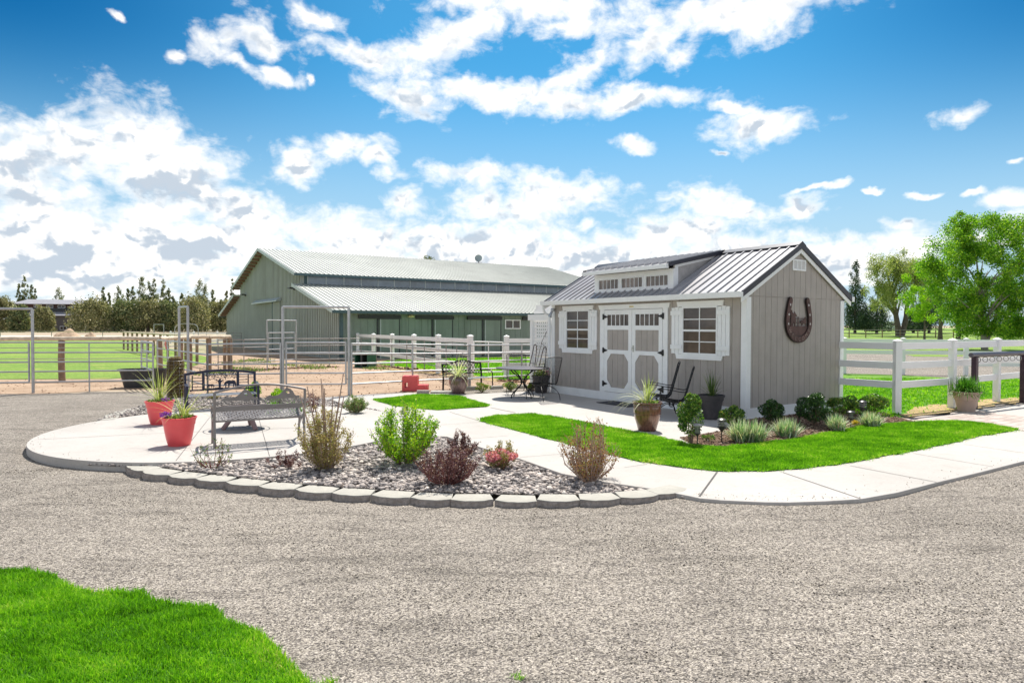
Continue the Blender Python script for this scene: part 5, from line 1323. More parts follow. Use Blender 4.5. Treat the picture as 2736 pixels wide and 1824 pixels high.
mb.build('back_grille', m_navy, nb)
mb = MB()
mb.prism([(-.33, .436), (-.33, .455), (-.26, .462), (-.18, .45), (-.10, .462), (-.045, .47), (-.05, .55), (-.06, .60), (-.12, .64), (-.10, .65), (-.055, .625), (-.03, .66), (.0, .66), (.0, .62), (.05, .64), (.06, .625), (.005, .575), (.0, .47), (.06, .45), (.14, .465), (.22, .45), (.33, .46), (.33, .436)], (0, .008, 0), (1, 0, 0), (0, 0, 1), (0, .008, 0))
for c0, s in ((-.20, .55), (.19, 1.0)):
    hp = [(-.15, -.10), (-.13, -.11), (-.115, -.04), (-.10, .0), (-.07, .03), (-.02, .045), (.03, .035), (.08, .04), (.105, .025), (.125, -.03), (.12, -.13), (.105, -.13), (.10, -.06), (.085, -.045), (.08, -.13), (.065, -.13), (.06, -.04), (.0, -.045), (-.015, -.13), (-.03, -.13), (-.035, -.04), (-.06, -.03), (-.075, -.13), (-.09, -.13), (-.09, -.04), (-.115, -.07), (-.135, -.125), (-.155, -.12)]
    mb.prism([(c0 + a * s * 1.1 * (1 if s == 1 else -1), .575 + (b * s * 1.05 if s == 1 else b * s - .05)) for a, b in hp], (0, .010, 0), (1, 0, 0), (0, 0, 1), (0, .006, 0))
mb.build('cutout_scene', m_navy, nb)
pp = np.stack([rng.uniform(-.33, .33, 420), np.full(420, .014), .80 - .13 * rng.random(420) ** 1.4 * (1 + .3 * rng.random(420))], -1)
mb = MB()
for q in pp[:260]: mb.bar(q, q + np.array([rng.normal(0, .014), 0, rng.normal(0, .012)]), .014, .006, up=(0, 1, 0))
mb.build('tree_canopy_cutout', m_navy, nb)
mb = MB()
for k in range(5): mb.box(-W2 + .05, W2 - .05, -.49 + k * .095, -.49 + k * .095 + .07, .325, .345)
mb.build('seat', m_galv0, nb)
# -- black lattice bench
lb = thing('lattice_bench', 'black bench with arched lattice back beyond the plum pot', 'bench', (-1.46, 19.5, .0), R(44))
hw = .755; TOP = lambda x: .76 + .10 * max(0, math.cos(x / hw * math.pi * .62)) ** 2
for sx in (-1, 1):
    x = sx * (hw - .02)
    mb = MB(); mb.bar((x, .02, 0), (x, .0, .40), .045, .03); mb.bar((x, .0, .40), (x, .06, .77), .045, .03); mb.build('back_leg', m_black, lb)
    mb = MB(); mb.tube(smooth2([(x, .03, .56), (x, -.38, .55), (x, -.48, .50), (x, -.50, .38), (x, -.50, 0)], 4), .017, 7); mb.build('armrest', m_black, lb, smooth=True)
mb = MB(); pa = [Vector((x, .05, TOP(x))) for x in np.linspace(-hw, hw, 19)]
for a, b in zip(pa[:-1], pa[1:]): mb.bar(a, b, .03, .035)
mb.bar((-hw, .02, .47), (hw, .02, .47), .025, .03); mb.build('back_frame', m_black, lb)
mb = MB()
for s in (1, -1):
    c = -1.3
    while c < 1.3:
        # clip a 55 degree line against the arch
        P = [(c + s * t * .75, .47 + t) for t in np.linspace(0, .42, 22)]; P = [q for q in P if abs(q[0]) < hw and q[1] < TOP(q[0])]
        if len(P) > 2: mb.bar((P[0][0], .035, P[0][1]), (P[-1][0], .035, P[-1][1]), .013, .008, up=(0, 1, 0))
        c += .115
mb.build('lattice_back', m_black, lb)
mb = MB(); 
for k in range(6): mb.box(-hw, hw, -.49 + k * .082, -.49 + k * .082 + .05, .335, .350)
mb.build('seat', m_galv0, lb)
# -- fire pit
fp = thing('fire_pit', 'round metal fire pit bowl on three splayed log legs in the middle of the slab', 'fire pit', (-4.88, 11.92, .003), 0)
m_fire = plain('fire_pit_metal', (.09, .07, .065), .6, .5, var=.35)
mb = MB(); mb.lathe([(.001, .16), (.20, .17), (.34, .25), (.42, .36), (.47, .365), (.47, .375), (.41, .375), (.33, .27), (.001, .19)], 40); mb.build('bowl', m_fire, fp, smooth=True)
m_legw = plain('grey_pink_leg', (.30, .21, .21), .7, var=.25)
for a in (R(218), R(322), R(95)):
    mb = MB(); mb.tube([(.38 * math.cos(a), .38 * math.sin(a), 0), (.20 * math.cos(a), .20 * math.sin(a), .24)], .042, 10); mb.build('leg', m_legw, fp, smooth=True)
mb = MB(); mb.tube([(.55 * math.cos(t), .55 * math.sin(t), .37) for t in np.linspace(0, 2 * math.pi, 49)[:-1]], .008, 5, closed=True)
for k in range(6): a = k * math.pi / 3; mb.tube([(.44 * math.cos(a), .44 * math.sin(a), .37), (.55 * math.cos(a), .55 * math.sin(a), .37)], .006, 4)
mb.build('rim_ring', m_fire, fp)

# ================================================================== PATIO SET
tb = thing('patio_table', 'round black wrought iron patio table on the concrete by the shed', 'table', (.28, 17.28, .0), .3)
mb = MB(); mb.lathe([(.001, .790), (.68, .790), (.70, .785), (.70, .765), (.685, .760), (.67, .775), (.001, .775)], 56); mb.build('table_top', plain('mesh_top', (.05, .045, .055), .5, .3, var=.2, scale=30, bstr=.3, bscale=140), tb, smooth=True)
for k in range(4):
    a = k * math.pi / 2 + .35; c, s = math.cos(a), math.sin(a); mb = MB()
    mb.tube(smooth2([(c * r_, s * r_, z) for r_, z in ((.40, .765), (.33, .68), (.12, .54), (.045, .42), (.06, .33), (.20, .22), (.34, .10), (.37, .0))], 4), .016, 7); mb.build('leg', m_black, tb, smooth=True)
mb = MB(); mb.tube([(.07 * math.cos(t), .07 * math.sin(t), .40) for t in np.linspace(0, 6.28, 17)[:-1]], .010, 5, closed=True); mb.build('collar', m_black, tb)
def iron_chair(label, loc, rz, arms=False, group=None, back=1.03, seatz=.42):
    t = thing('patio_chair', label, 'chair', loc, rz, group); w = .27; bz = back
    sp = lambda x: smooth2([(x, -.24, seatz + .0), (x, -.20, seatz + .01), (x, .12, seatz - .03), (x, .22, seatz + .02), (x, .27, seatz + .16), (x, .40, bz)], 4)
    for sx in (-1, 1):
        mb = MB(); mb.tube(sp(sx * w), .011, 6); mb.build('side_frame', m_black, t, smooth=True)
    # mesh, bowed like the side frames
    prof_ = sp(0); mb = MB(); nx = 19
    for k in range(nx + 1):
        x = -w + 2 * w * k / nx; mb.tube([(x, q[1], q[2]) for q in prof_[::2]], .0035, 3, caps=False)
    d = 0
    for a, b in zip(prof_[:-1], prof_[1:]):
        a, b = Vector(a), Vector(b); n = max(1, int((b - a).length / .028))
        for j in range(n): q = a.lerp(b, j / n); mb.bar((-w, q.y, q.z), (w, q.y, q.z), .006, .004)
    mb.build('mesh_sling', m_black, t)
    mb = MB(); topq = prof_[-1]
    mb.tube(smooth2([(-w, topq[1], bz), (-w * .9, topq[1] + .02, bz + .055), (0, topq[1] + .03, bz + .075), (w * .9, topq[1] + .02, bz + .055), (w, topq[1], bz)], 4), .010, 6)
    for k in range(7):
        x = -.20 + k * .067; mb.tube([(x + .026 * math.cos(t_), topq[1] + .012, bz + .03 + .024 * math.sin(t_)) for t_ in np.linspace(0, 6.28, 11)[:-1]], .005, 4, closed=True)
    mb.build('crest', m_black, t)
    mb = MB(); mb.tube([(-w, -.24, seatz), (w, -.24, seatz)], .011, 6); mb.tube([(-w, .12, seatz - .03), (w, .12, seatz - .03)], .009, 6); mb.build('cross_bar', m_black, t)
    if arms:
        for sx in (-1, 1):
            x = sx * (w + .015)
            for dx in (0, .022 * sx):
                mb = MB(); mb.tube(smooth2([(x + dx, .30, seatz + .22), (x + dx, .20, seatz + .19), (x + dx, -.10, seatz + .24), (x + dx, -.22, seatz + .23), (x + dx, -.25, seatz + .15), (x + dx, -.22, seatz)], 4), .009, 6); mb.build('armrest', m_black, t, smooth=True)
    for sx in (-1, 1):
        for sy in (-1, 1):
            mb = MB(); q = [(sx * .10, sy * .02 - .02, seatz - .10), (sx * .14, sy * .10 - .02, seatz - .07), (sx * .22, sy * .22 - .02, seatz - .14), (sx * .27, sy * .31 - .01, .16), (sx * .28, sy * .34, .0)]
            mb.tube(smooth2(q, 4), .009, 6); mb.build('leg', m_black, t, smooth=True)
        mb = MB(); mb.tube([(sx * .12, -.02 + .05 * math.cos(t_), seatz - .08 + .05 * math.sin(t_)) for t_ in np.linspace(0, 6.28, 13)[:-1]], .009, 5, closed=True); mb.build('spring', m_black, t)
    return t
iron_chair('black mesh backed iron chair at the table nearest the shed wall, back to the pot', (.80, 16.72, 0), math.atan2(.62, -.78) + math.pi * 0 + R(180) if False else R(180 + 38), group='iron chairs round the patio table')
iron_chair('black mesh backed iron chair behind the patio table, facing the camera', (.15, 18.05, 0), R(4), group='iron chairs round the patio table')
iron_chair('black iron rocker in front of the right window, nearer the glazed pot', (3.32, 13.50, 0), R(-104), True, 'iron rockers by the double door', .98, .36)
iron_chair('black iron rocker close to the wall, half behind the other rocker', (3.24, 14.35, 0), R(-101), True, 'iron rockers by the double door', 1.04, .38)
mb = MB(); mb.box(-3.82, -2.72, -.66, -.10, .004, .018); o = mb.build('doormat', plain('rubber_mat', (.05, .05, .06), .9, bstr=.6, bscale=120), None, loc=SB, rot=(0, 0, YAW)); tag(o, 'dark rubber doormat at the double doors of the shed', 'doormat')

# ================================================================== LATTICE SCREEN
m_vinyl = plain('white_vinyl', (.88, .875, .87), .42, var=.03, scale=2, bstr=.05)
lt = thing('lattice_screen', 'white lattice screen with header beams at the far end of the shed', 'lattice screen', SB - SX * (SL + .06), YAW)
mb = MB(); mb.box(-.98, -.86, -.06, .06, 0, 2.12); mb.cut(); mb.box(-.13, -.01, -.06, .06, 0, 2.12); mb.build('post', m_vinyl, lt)
mb = MB(); mb.box(-1.06, .02, -.085, -.062, 2.05, 2.22); mb.cut(); mb.box(-1.10, -.2, .25, .31, 2.36, 2.50); mb.cut(); mb.box(-1.0, -.15, .10, .14, 2.25, 2.355); mb.build('header', m_vinyl, lt)
mb = MB(); mb.box(-.86, -.13, -.03, .03, .85, .93); mb.cut(); mb.box(-.86, -.13, -.03, .03, .05, .13); mb.build('rail', m_vinyl, lt)
mb = MB(); p_ = .098
for k in range(8): x = -.86 + k * p_; mb.box(x, x + .052, -.012, -.002, .13, 2.05)
for k in range(20): z = .14 + k * p_; mb.box(-.86, -.13, -.001, .009, z, z + .052)
mb.build('lattice', m_vinyl, lt)
for i, (x, lab) in enumerate(((-.62, 'rusty iron hoop trellis leaning on the lattice screen'), (-.25, 'second rusty iron hoop trellis, half behind the screen post'))):
    ar = thing('hoop_trellis', lab, 'garden trellis', SB - SX * (SL + .06) + SX * x - SY * (.28 if i == 0 else .2), YAW, 'rusty hoop trellises by the shed')
    mb = MB(); h = 1.32 - .06 * i
    mb.tube(smooth2([(-.22, -.10, 0), (-.15, .02, .6), (-.09, .12, 1.1), (-.05, .15, h), (.05, .15, h), (.09, .12, 1.1), (.15, .02, .6), (.22, -.10, 0)], 4), .013, 6); mb.build('hoop', m_rust, ar)
    mb = MB()
    for z in (.35, .8): f = z / 1.3; mb.tube([(-.19 + .08 * f, -.06 + .17 * f, z), (.19 - .08 * f, -.06 + .17 * f, z)], .009, 5)
    mb.build('crossbar', m_rust, ar)
rk = thing('metal_stake', 'thin twisted iron stake leaning on the lattice screen', 'garden stake', SB - SX * (SL + .06) - SX * .5 - SY * .35, YAW)
mb = MB(); mb.tube([(0, 0, 0), (.12, .1, .8), (.22, .22, 1.45), (.36, .3, 1.75)], .008, 5); mb.tube([(.20, .2, 1.4), (.36, .2, 1.32)], .006, 5); mb.build('shaft', m_rust, rk)

# ================================================================== PIPE CORRAL
m_galv = plain('galvanised_pipe', (.46, .46, .47), .36, .55, var=.15, scale=5, bstr=.05)
m_galvd = plain('weathered_pipe', (.30, .28, .27), .5, .5, var=.2, scale=5)
FR = (1.0, .80, .61, .42, .21)
def pipe_panel(a, b, za, zb, label, name='pipe_fence', ups=(.5,), posts=(1, 1), fr=FR, r=.022, mat=None, group='galvanised pipe corral panels', cat='fence panel', inset=0.0, foot=True, pr=None):
    a, b = Vector((a[0], a[1], 0)), Vector((b[0], b[1], 0)); t = thing(name, label, cat, a, 0, group); d = b - a; mat = mat or m_galv
    for f in fr:
        mb = MB(); mb.tube([(0, 0, za * f), (d.x, d.y, zb * f)], r, 8); mb.build('rail', mat, t, smooth=True)
    for u in ups:
        mb = MB(); mb.tube([(d.x * u, d.y * u, -.02 if foot else za * fr[-1]), (d.x * u, d.y * u, (za * (1 - u) + zb * u) * fr[0])], r * .9, 8); mb.build('upright', mat, t, smooth=True)
    for k, (q, z) in enumerate(((Vector((0, 0, 0)), za), (d, zb))):
        if posts[k]:
            mb = MB(); mb.tube([(q.x, q.y, -.02 if foot else z * fr[-1]), (q.x, q.y, z * fr[0] + .02)], pr or r * 1.15, 8); mb.build('post', mat, t, smooth=True)
    return t
def gate_frame(a, b, h, label, r=.038, group='tall pipe gate frames', mat=None, name='gate_frame', leaf=True, lz=1.41, top=True):
    a, b = Vector((a[0], a[1], 0)), Vector((b[0], b[1], 0)); d = b - a; t = thing(name, label, 'gate frame', a, 0, group); mat = mat or m_galv
    mb = MB(); mb.tube([(0, 0, -.02), (0, 0, h)], r, 10); mb.build('post', mat, t, smooth=True)
    mb = MB(); mb.tube([(d.x, d.y, -.02), (d.x, d.y, h)], r, 10); mb.build('post', mat, t, smooth=True)
    mb = MB(); mb.tube([(0, 0, h), (d.x, d.y, h)], r * .85, 10); mb.build('lintel', mat, t, smooth=True)
    return t
PA, PC, PB = (-13.29, 18.13), (-10.40, 18.96), (-11.97, 22.1)
P548, P757, P935, P1102, P1254 = (-8.05, 17.3), (-6.16, 17.6), (-4.42, 17.74), (-2.90, 19.1), (-1.31, 20.2)
P1394 = (.32, 21.5)
pipe_panel(PA, PC, 1.396, 1.37, 'pipe panel between the far gate frame and the black trough', ups=(.46,))
pipe_panel((-13.29 - 3.4, 17.2), (-13.36, 18.1), 1.40, 1.396, 'pipe gate hanging in the outermost tall frame', name='pipe_gate', ups=(), foot=False, cat='gate')
gate_frame((-13.29 - 3.5, 17.17), (-13.25, 18.10), 2.32, 'outermost tall pipe gate frame over the gravel')
pipe_panel(PC, (-11.72, 20.7), 1.37, 1.38, 'short pipe panel running back beside the trough', ups=(.5,), posts=(0, 1))
tX = lambda t: (PB[0] + (P548[0] - PB[0]) * t, PB[1] + (P548[1] - PB[1]) * t)
pipe_panel(PB, tX(.49), 1.38, 1.38, 'pipe panel behind the trough, slanting towards the navy bench', ups=(.5,))
pipe_panel(tX(.51), tX(.66), 1.38, 1.38, 'narrow pipe gate in the slim tall frame', name='pipe_gate', ups=(), posts=(0, 0), foot=False, cat='gate')
gate_frame(tX(.50), tX(.67), 2.42, 'slim tall pipe frame behind the straw column', r=.036)
pipe_panel(tX(.68), P548, 1.38, 1.38, 'pipe panel ending at the post behind the navy bench', ups=())
pipe_panel(P548, (-6.22, 17.59), 1.38, 1.40, 'pipe panel between the navy bench post and the tall centre frame', ups=())
gate_frame(P757, P935, 2.38, 'wide tall pipe gate frame in front of the barn')
pipe_panel((-6.08, 17.62), (-4.50, 17.73), 1.42, 1.42, 'pipe gate hanging in the wide tall frame', name='pipe_gate', ups=(), foot=False, cat='gate')
pipe_panel((-4.36, 17.78), P1102, 1.39, 1.34, 'pipe panel right of the wide tall frame, over the red block', ups=(), posts=(1, 1))
pipe_panel(P1102, P1254, 1.34, 1.29, 'pipe panel behind the plum pot', ups=(), posts=(0, 1))
pipe_panel(P1254, P1394, 1.29, 1.27, 'pipe panel behind the patio table', ups=(), posts=(1, 1))
pipe_panel(P1394, (1.9, 22.4), 1.27, 1.25, 'last pipe panel disappearing behind the lattice screen', ups=(), posts=(0, 1))
mb = MB(); mb.tube([(-1.31, 20.1, -.02), (-1.31, 20.1, 1.32)], .055, 10); o = mb.build('fence_post', m_galv, None, smooth=True); tag(o, 'thick grey pipe post beside the lattice bench', 'fence post')
RP = [G(*q) for q in [(583, 990), (652, 992), (714, 988), (792, 982), (880, 980), (965, 978), (1006, 979), (1047, 983), (1087, 991), (1134, 994), (1192, 1012)]] + [Vector((-1.26, 19.42, 0))]
for i in range(len(RP) - 1):
    if i == 2: continue
    pipe_panel(RP[i], RP[i + 1], 1.30, 1.30, 'weathered pipe panel of the round pen, %s along the far side' % ord_[i], ups=(.5,) if i in (0, 4, 10) else (), posts=(1, 0), fr=(1, .76, .52, .28), r=.017, mat=m_galvd, group='round pen panels')
A, B_ = RP[2], RP[3]
gate_frame(A, B_, 2.12, 'pipe gate frame of the round pen against the barn gable', r=.026)
pipe_panel(A.lerp(B_, .04), A.lerp(B_, .96), 1.58, 1.58, 'short pipe gate of the round pen', name='pipe_gate', ups=(), foot=False, r=.019, fr=(1, .85, .55, .24), cat='gate')

# ================================================================== LOG AND FAR FENCES
m_log = plain('peeled_log', (.60, .51, .39), .85, var=.25, scale=6, bstr=.6, bdist=.01, bscale=30)
m_logd = plain('brown_post', (.27, .185, .125), .9, var=.3, scale=6, bstr=.6, bdist=.01, bscale=30)
lf = thing('log_fence', 'peeled log rail fence with round brown posts along the big lawn', 'fence', G(166, 1017))
o0 = G(166, 1017); lp = [(-260, 1020), (-40, 1019), (166, 1017), (427, 1014), (483, 1004), (506, 999), (558, 996), (615, 990)]
LP_ = [G(*q) - o0 for q in lp]
for i, q in enumerate(LP_):
    mb = MB(); mb.tube([(q.x, q.y, -.02), (q.x + rng.normal(0, .01), q.y, .7), (q.x, q.y, 1.36)], [.105, .10, .095], 12); mb.build('post', m_logd, lf, smooth=True)
for i in range(len(LP_) - 1):
    a, b = LP_[i], LP_[i + 1]; n = 6; pts_ = [(a.lerp(b, k / n).x, a.lerp(b, k / n).y, 1.42 + (.0 if k in (0, n) else rng.normal(0, .008))) for k in range(n + 1)]
    mb = MB(); mb.tube(pts_, .075, 10); mb.build('top_log', m_log, lf, smooth=True)
for z in (1.12, .75):
    for i in range(len(LP_) - 1):
        mb = MB(); mb.tube([(LP_[i].x, LP_[i].y - .1, z), (LP_[i + 1].x, LP_[i + 1].y - .1, z)], .012, 5); mb.build('cable', m_galv, lf)
def pole_fence(name, label, pts_, h, step, mat_p, mat_r, pr, rr, rails, cat='fence', wires=0, group=None, zf=None):
    o0 = Vector((pts_[0][0], pts_[0][1], 0)); t = thing(name, label, cat, o0, 0, group); prev = None; P = []
    for i in range(len(pts_) - 1):
        a, b = Vector((*pts_[i][:2], 0)), Vector((*pts_[i + 1][:2], 0)); n = max(1, round((b - a).length / step))
        for k in range(n): P.append(a.lerp(b, k / n))
    P.append(Vector((*pts_[-1][:2], 0))); Z = [float(gz(q.x, q.y)) for q in P]
    for q, z in zip(P, Z):
        mb = MB(); mb.tube([(q.x - o0.x, q.y - o0.y, z - .05), (q.x - o0.x, q.y - o0.y, z + h)], pr, 6); mb.build('post', mat_p, t)
    for f in rails:
        mb = MB(); mb.tube([(q.x - o0.x, q.y - o0.y, z + h * f) for q, z in zip(P, Z)], rr, 5); mb.build('rail', mat_r, t)
    if wires:
        mb = MB()
        for k in range(wires): mb.tube([(q.x - o0.x, q.y - o0.y, z + h * (k + .5) / (wires + .6)) for q, z in zip(P, Z)], .007, 3)
        mb.build('wire', m_galvd, t)
    return t
pole_fence('wire_fence', 'wooden wire fence running away from the barn corner beside the lawn', [(-12.2, 27.8), (-18.5, 36.0), (-30.6, 51.6)], 1.38, 2.3, m_logd, m_log, .07, .055, (1.0,), wires=6)
pole_fence('wire_fence', 'low wire fence along the foot of the junipers', [(-75, 80), (-50, 80), (-31, 80)], 1.15, 6.0, m_galvd, m_log, .04, .035, (1.0,), wires=3)
pole_fence('dark_pipe_fence', 'dark brown pipe fence beyond the gravel lane, in front of the evergreens', [(44, 90), (52, 92), (62, 92)], 1.15, 2.6, m_logd, m_galvd, .07, .045, (1.0, .62, .25))
pole_fence('pipe_fence', 'pale pipe fence under the big leafy tree', [(62, 92), (70, 94), (96, 90)], 1.2, 4, m_vinyl, m_vinyl, .05, .04, (1.0, .5))
# white vinyl fences
def vinyl(name, label, pts_, tops, rails, pw=.14, rh=.15, group=None, mat=None, skip=()):
    o0 = Vector((*pts_[0][:2], 0)); t = thing(name, label, 'fence', o0, 0, group); mt = mat or m_vinyl; n = len(pts_)
    Q = [Vector((*q[:2], 0)) - o0 for q in pts_]
    for i, q in enumerate(Q):
        if i in skip: continue
        d = (Q[min(i + 1, n - 1)] - Q[max(i - 1, 0)]).normalized(); a = math.atan2(d.y, d.x); h = tops if isinstance(tops, (int, float)) else tops[i]
        mb = MB(); mb.box(-pw / 2, pw / 2, -pw / 2, pw / 2, 0, h - .05); p_ = mb.build('post', mt, t, bevel=.004, loc=q, rot=(0, 0, a))
        c = pw / 2 + .012; mb = MB(); mb.add([(-c, -c, 0), (c, -c, 0), (c, c, 0), (-c, c, 0), (-c, -c, .02), (c, -c, .02), (c, c, .02), (-c, c, .02), (0, 0, .06)], [(3, 2, 1, 0), (0, 1, 5, 4), (1, 2, 6, 5), (2, 3, 7, 6), (3, 0, 4, 7), (4, 5, 8), (5, 6, 8), (6, 7, 8), (7, 4, 8)])
        mb.build('post_cap', mt, p_, loc=(0, 0, h - .05))
    for i in range(n - 1):
        for z in rails:
            mb = MB(); mb.bar((Q[i].x, Q[i].y, z), (Q[i + 1].x, Q[i + 1].y, z), .04, rh); mb.build('rail', mt, t, bevel=.003)
    return t
def on_line(p, a, b):
    k = (p - 1368) / 1750; dx, dy = b[0] - a[0], b[1] - a[1]; t = (k * a[1] - a[0]) / (dx - k * dy); return (a[0] + dx * t, a[1] + dy * t)
wa, wb = (-1.49, 23.34), (-7.17, 33.9)
vinyl('vinyl_fence', 'white three rail vinyl fence in front of the barn stall doors', [wa] + [on_line(p, wa, wb) for p in (1171, 1106, 1048, 998, 955, 916)], [1.57, 1.55, 1.53, 1.52, 1.5, 1.5, 1.5], (1.36, .93, .48), .17, .15)
vinyl('vinyl_fence', 'short white vinyl fence between the pipe gate and the lattice screen', [(-.2, 23.72), (2.2, 24.3), (4.6, 24.9)], 1.55, (1.36, .93, .48), .17, .15)
pipe_panel((-1.36, 23.38), (-.33, 23.68), 1.33, 1.30, 'white pipe gate between two white fence posts', name='pipe_gate', ups=(.5,), fr=(1, .72, .45, .18), r=.02, mat=m_vinyl, foot=False, cat='gate')
vinyl('vinyl_fence', 'nearest white vinyl fence, cornering between the shed and the paved walk', [(7.45, 15.35), (8.37, 14.21), (10.26, 15.24), (12.3, 16.59), (14.3, 17.9), (16.4, 19.2)], [1.6, 1.61, 1.61, 1.61, 1.61, 1.61], (1.46, 1.04, .62), .135, .15, skip=(0,))
vinyl('vinyl_fence', 'white vinyl fence farther off across the lawn, beside the gravel lane', [(11.2, 26.9), (13.45, 26.5), (15.61, 26.13), (17.76, 25.6), (20.0, 25.1), (22.3, 24.6), (24.6, 24.1)], 1.47, (1.33, .88, .45), .14, .15)
vinyl('vinyl_fence', 'distant white vinyl fence beyond the barn corner', [(-36.5, 70), (-34, 70), (-31.5, 70), (-29, 70), (-26.5, 70)], 1.3, (1.1, .7, .3), .14, .14)
gate_frame((-32.8, 60), (-31.9, 60), 2.0, 'small far pipe frame beyond the wire fence', r=.035, group=None)
t = thing('pipe_arch', 'distant rounded pipe arch over a gateway near the barn corner', 'gate arch', (-30.9, 60, 0))
mb = MB(); mb.tube(smooth2([(0, 0, 0), (0, 0, 1.5), (.2, 0, 1.9), (.6, 0, 2.05), (1.6, 0, 2.05), (2.0, 0, 1.9), (2.15, 0, 1.5), (2.15, 0, 0)], 3), .035, 6); mb.build('arch', m_galv, t)
pipe_panel((-24.0, 55), (-22.3, 54), 1.3, 1.3, 'dark pipe panel at the far corner of the barn', ups=(.5,), mat=m_galvd, group=None)
# hitching rail
hr = thing('hitching_rail', 'dark purple pipe hitching rail with iron rings by the paved walk', 'hitching rail', (10.74, 15.18, 0), math.atan2(16.35 - 15.18, 12.78 - 10.74))
m_plum = plain('plum_pipe', (.055, .028, .045), .35, .3)
for x in (0, 2.35): mb = MB(); mb.box(x - .055, x + .055, -.055, .055, -.02, 1.19); mb.build('post', m_plum, hr, bevel=.008)
mb = MB(); mb.tube([(-.18, 0, 1.235), (3.0, 0, 1.235)], .055, 12); mb.build('rail', plain('worn_pipe', (.11, .10, .12), .35, .5), hr, smooth=True)
for k in range(7):
    x = .14 + k * .33; mb = MB(); mb.tube([(x, .055 * math.cos(t_), 1.12 + .058 * math.sin(t_)) for t_ in np.linspace(0, 6.28, 17)[:-1]], .008, 5, closed=True); mb.build('ring', m_galvd, hr, smooth=True)

# ================================================================== SMALL THINGS IN THE PENS
tk = thing('stock_tank', 'black rubber stock tank behind the pipe fence', 'water trough', (-11.20, 19.9, 0), R(12))
mb = MB()
def stad(L_, Wd, n=8):
    o = []
    for k in range(n + 1): a = -math.pi / 2 + math.pi * k / n; o.append((L_ + Wd * math.cos(a), Wd * math.sin(a)))
    for k in range(n + 1): a = math.pi / 2 + math.pi * k / n; o.append((-L_ + Wd * math.cos(a), Wd * math.sin(a)))
    return o
lv = [(stad(.30, .24), 0), (stad(.36, .30), .50), (stad(.39, .33), .51), (stad(.39, .33), .56), (stad(.35, .29), .56), (stad(.33, .27), .30)]; nn = len(lv[0][0])
mb.add([(a, b, z) for lp_, z in lv for a, b in lp_], [(i * nn + k, i * nn + (k + 1) % nn, (i + 1) * nn + (k + 1) % nn, (i + 1) * nn + k) for i in range(5) for k in range(nn)] + [tuple(range(5 * nn, 6 * nn))])
mb.build('tank', plain('black_rubber', (.045, .045, .048), .6, var=.2), tk)
sc = thing('straw_column', 'tall brown straw column wrapped in wire mesh behind the coral pots', 'straw column', (-8.72, 16.95, 0))
m_straw2 = attr_mat('brown_straw', ((0, (.12, .08, .03)), (.5, (.28, .19, .07)), (1, (.55, .42, .18))), .8, .1)
mb = MB(); mb.lathe([(.17, 0), (.19, .3), (.19, .85), (.15, 1.02), (.001, 1.06)], 18); mb.build('core', plain('straw_core', (.09, .06, .025), .95, var=.5, scale=14), sc, smooth=True)
n = 4200; a = rng.uniform(0, 6.28, n); z = rng.uniform(0, 1.06, n); rr = .195 * np.where(z > .9, np.sqrt(np.clip((1.10 - z) / .2, 0, 1)), 1) + rng.normal(0, .012, n)
leaf_cloud('straw', np.stack([rr * np.cos(a), rr * np.sin(a), z], -1), .045, m_straw2, sc, .25)
mb = MB()
for k in range(11): z = .06 + k * .09; mb.tube([(.213 * math.cos(t_), .213 * math.sin(t_), z) for t_ in np.linspace(0, 6.28, 25)[:-1]], .002, 3, closed=True)
for k in range(10): a = k * 2 * math.pi / 10; mb.tube([(.213 * math.cos(a), .213 * math.sin(a), 0), (.213 * math.cos(a), .213 * math.sin(a), .98)], .0018, 3)
mb.build('wire_mesh', m_galv, sc)
rb_ = thing('mounting_block', 'red plastic mounting block with two steps beyond the pipe fence', 'mounting block', (-3.17, 18.85, 0), R(2))
m_red = plain('red_plastic', (.74, .10, .10), .5, var=.08)
mb = MB(); mb.prism([(0, 0), (.74, 0), (.74, .16), (.45, .17), (.45, .40), (.42, .425), (.02, .425), (0, .40)], (0, 0, 0), (1, 0, 0), (0, 0, 1), (0, .42, 0), holes=[[(.08, .10), (.16, .10), (.16, .24), (.08, .24)]]); mb.build('body', m_red, rb_, bevel=.008)
mb = MB(); mb.box(.01, .44, .02, .40, .426, .436); mb.cut(); mb.box(.47, .73, .02, .40, .161, .171); mb.build('tread', m_red, rb_)
gb_ = thing('green_crate', 'open dark green plastic feeder box tipped on its side by the round pen', 'crate', (-7.15, 29.7, 0), R(-25))
m_dg = plain('green_plastic', (.02, .10, .06), .45)
mb = MB(); mb.box(0, .75, .55, .60, .05, .62); mb.box(0, .05, 0, .55, .05, .62); mb.box(.70, .75, 0, .55, .05, .62); mb.box(0, .75, 0, .6, 0, .05); mb.box(0, .75, 0, .6, .62, .67); mb.build('shell', m_dg, gb_)
mb = MB(); mb.box(.33, .42, 0.01, .55, .051, .619); mb.build('divider', m_track, gb_)
t = thing('halter', 'red rope halter hanging on the pipe panel behind the straw column', 'halter', (*tX(.22), 1.38))
mb = MB(); mb.tube(smooth2([(0, -.03, 0), (-.03, -.04, -.1), (.02, -.05, -.2), (.05, -.05, -.30), (.0, -.04, -.22), (.0, -.03, -.05)], 3), .012, 5); mb.build('rope', m_red, t)
